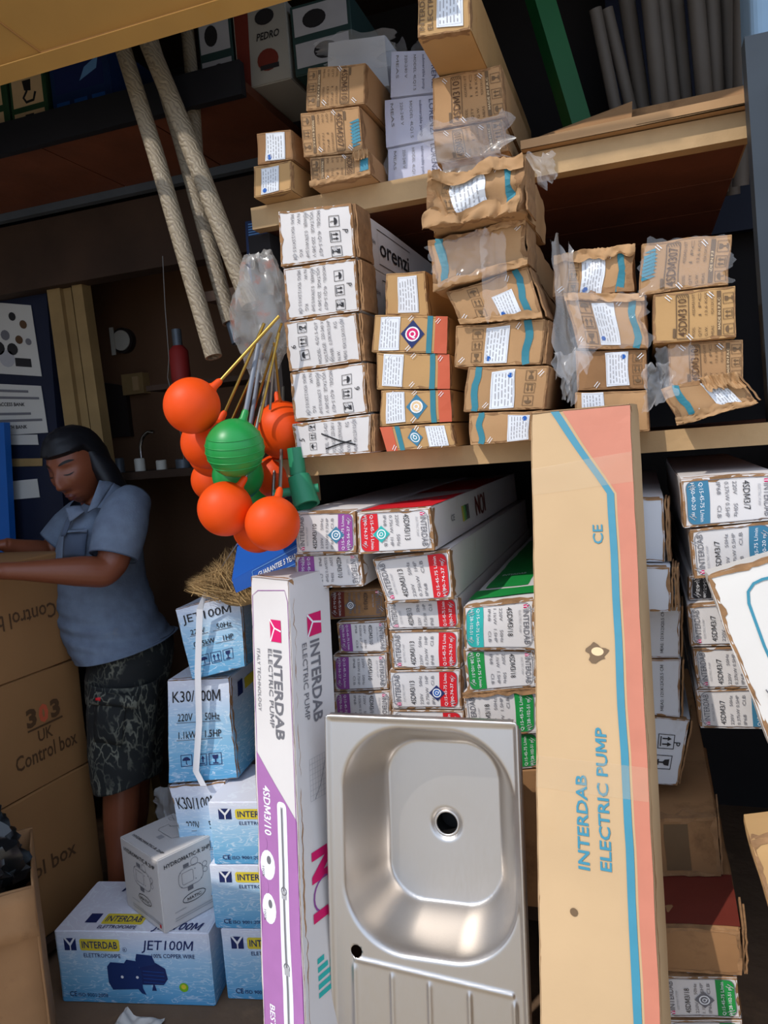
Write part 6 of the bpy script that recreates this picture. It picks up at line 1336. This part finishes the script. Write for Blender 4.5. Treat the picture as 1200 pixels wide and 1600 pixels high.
# collar flaps, placket, pocket
def patch(name, q, z, m, nx=6, ny=6, th=.004, parent=per, bulge=.0):
    P = [atz(x, y, z[i] if isinstance(z, (list, tuple)) else z) for i, (x, y) in enumerate(q)]; mb = MB()
    mb.grid(lambda u, v: (P[3]*(1-u)+P[2]*u)*(1-v)+(P[0]*(1-u)+P[1]*u)*v-_fh*bulge*math.sin(math.pi*u)*math.sin(math.pi*v)+noise.noise_vector(V((u*2, v*2, 1)))*.002, nx, ny, m); o = mb.build(name, parent, smooth=60); o.modifiers.new('cloth', 'SOLIDIFY').thickness = th; return o
patch('collar', [(156, 750), (178, 754), (152, 792), (136, 800)], [2.36, 2.40, 2.31, 2.30], 'shirt_blue', bulge=.008)
patch('collar', [(132, 800), (126, 791), (103, 793), (109, 816)], [2.31, 2.34, 2.32, 2.30], 'shirt_blue', bulge=.008)
patch('collar', [(178, 754), (197, 766), (176, 796), (150, 793)], [2.40, 2.42, 2.34, 2.31], 'shirt_blue', bulge=.01)
patch('placket', [(108, 800), (118, 798), (102, 838), (94, 838)], [2.32, 2.32, 2.31, 2.31], 'shirt_seam')
patch('pocket', [(100, 830), (136, 828), (132, 872), (97, 872)], [2.33, 2.30, 2.305, 2.335], 'shirt_seam', bulge=.014)
patch('pocket_trim', [(101, 828), (136, 826), (136, 832), (101, 834)], [2.326, 2.293, 2.293, 2.326], 'shirt_blue', bulge=.014)
# shorts
def wr2(q, t): return .004*noise.noise(q*12)+.003*noise.noise(q*28)
mb = MB()
mb.loft([ringpts(r, 40, wr2) for r in cat_rings([R_(140, 266, 990, .172), R_(143, 268, 1020, .176), R_(140, 262, 1060, .17), R_(141, 252, 1085, .16)], 5)], 'crackle_denim', caps=False)
mb.loft([ringpts(r, 36, wr2) for r in cat_rings([R_(141, 248, 1060, .105, -.09), R_(138, 246, 1100, .105, -.09), R_(138, 240, 1150, .10, -.09), R_(142, 236, 1195, .097, -.09, 1190), R_(147, 235, 1232, .095, -.09, 1210)], 6)], 'crackle_denim', caps=False)
mb.loft([ringpts(r, 36, wr2) for r in cat_rings([R_(160, 262, 1060, .1, .1), R_(165, 260, 1110, .1, .1), R_(170, 254, 1160, .095, .1), R_(172, 252, 1205, .09, .1)], 6)], 'crackle_denim', caps=False)
sho = mb.build('shorts', per, smooth=60); sho.modifiers.new('cloth', 'SOLIDIFY').thickness = -.003
patch('cargo_pocket', [(148, 1090), (196, 1096), (190, 1165), (146, 1160)], [2.31, 2.295, 2.30, 2.315], 'crackle_denim', bulge=.012, parent=sho)
patch('pocket_flap', [(142, 1079), (214, 1088), (214, 1107), (138, 1101)], [2.305, 2.285, 2.283, 2.303], 'crackle_denim', bulge=.012, parent=sho, th=.006)
patch('red_tag', [(149, 1090), (157, 1090), (157, 1095), (149, 1095)], 2.283, 'ink_red', parent=sho, th=.001)
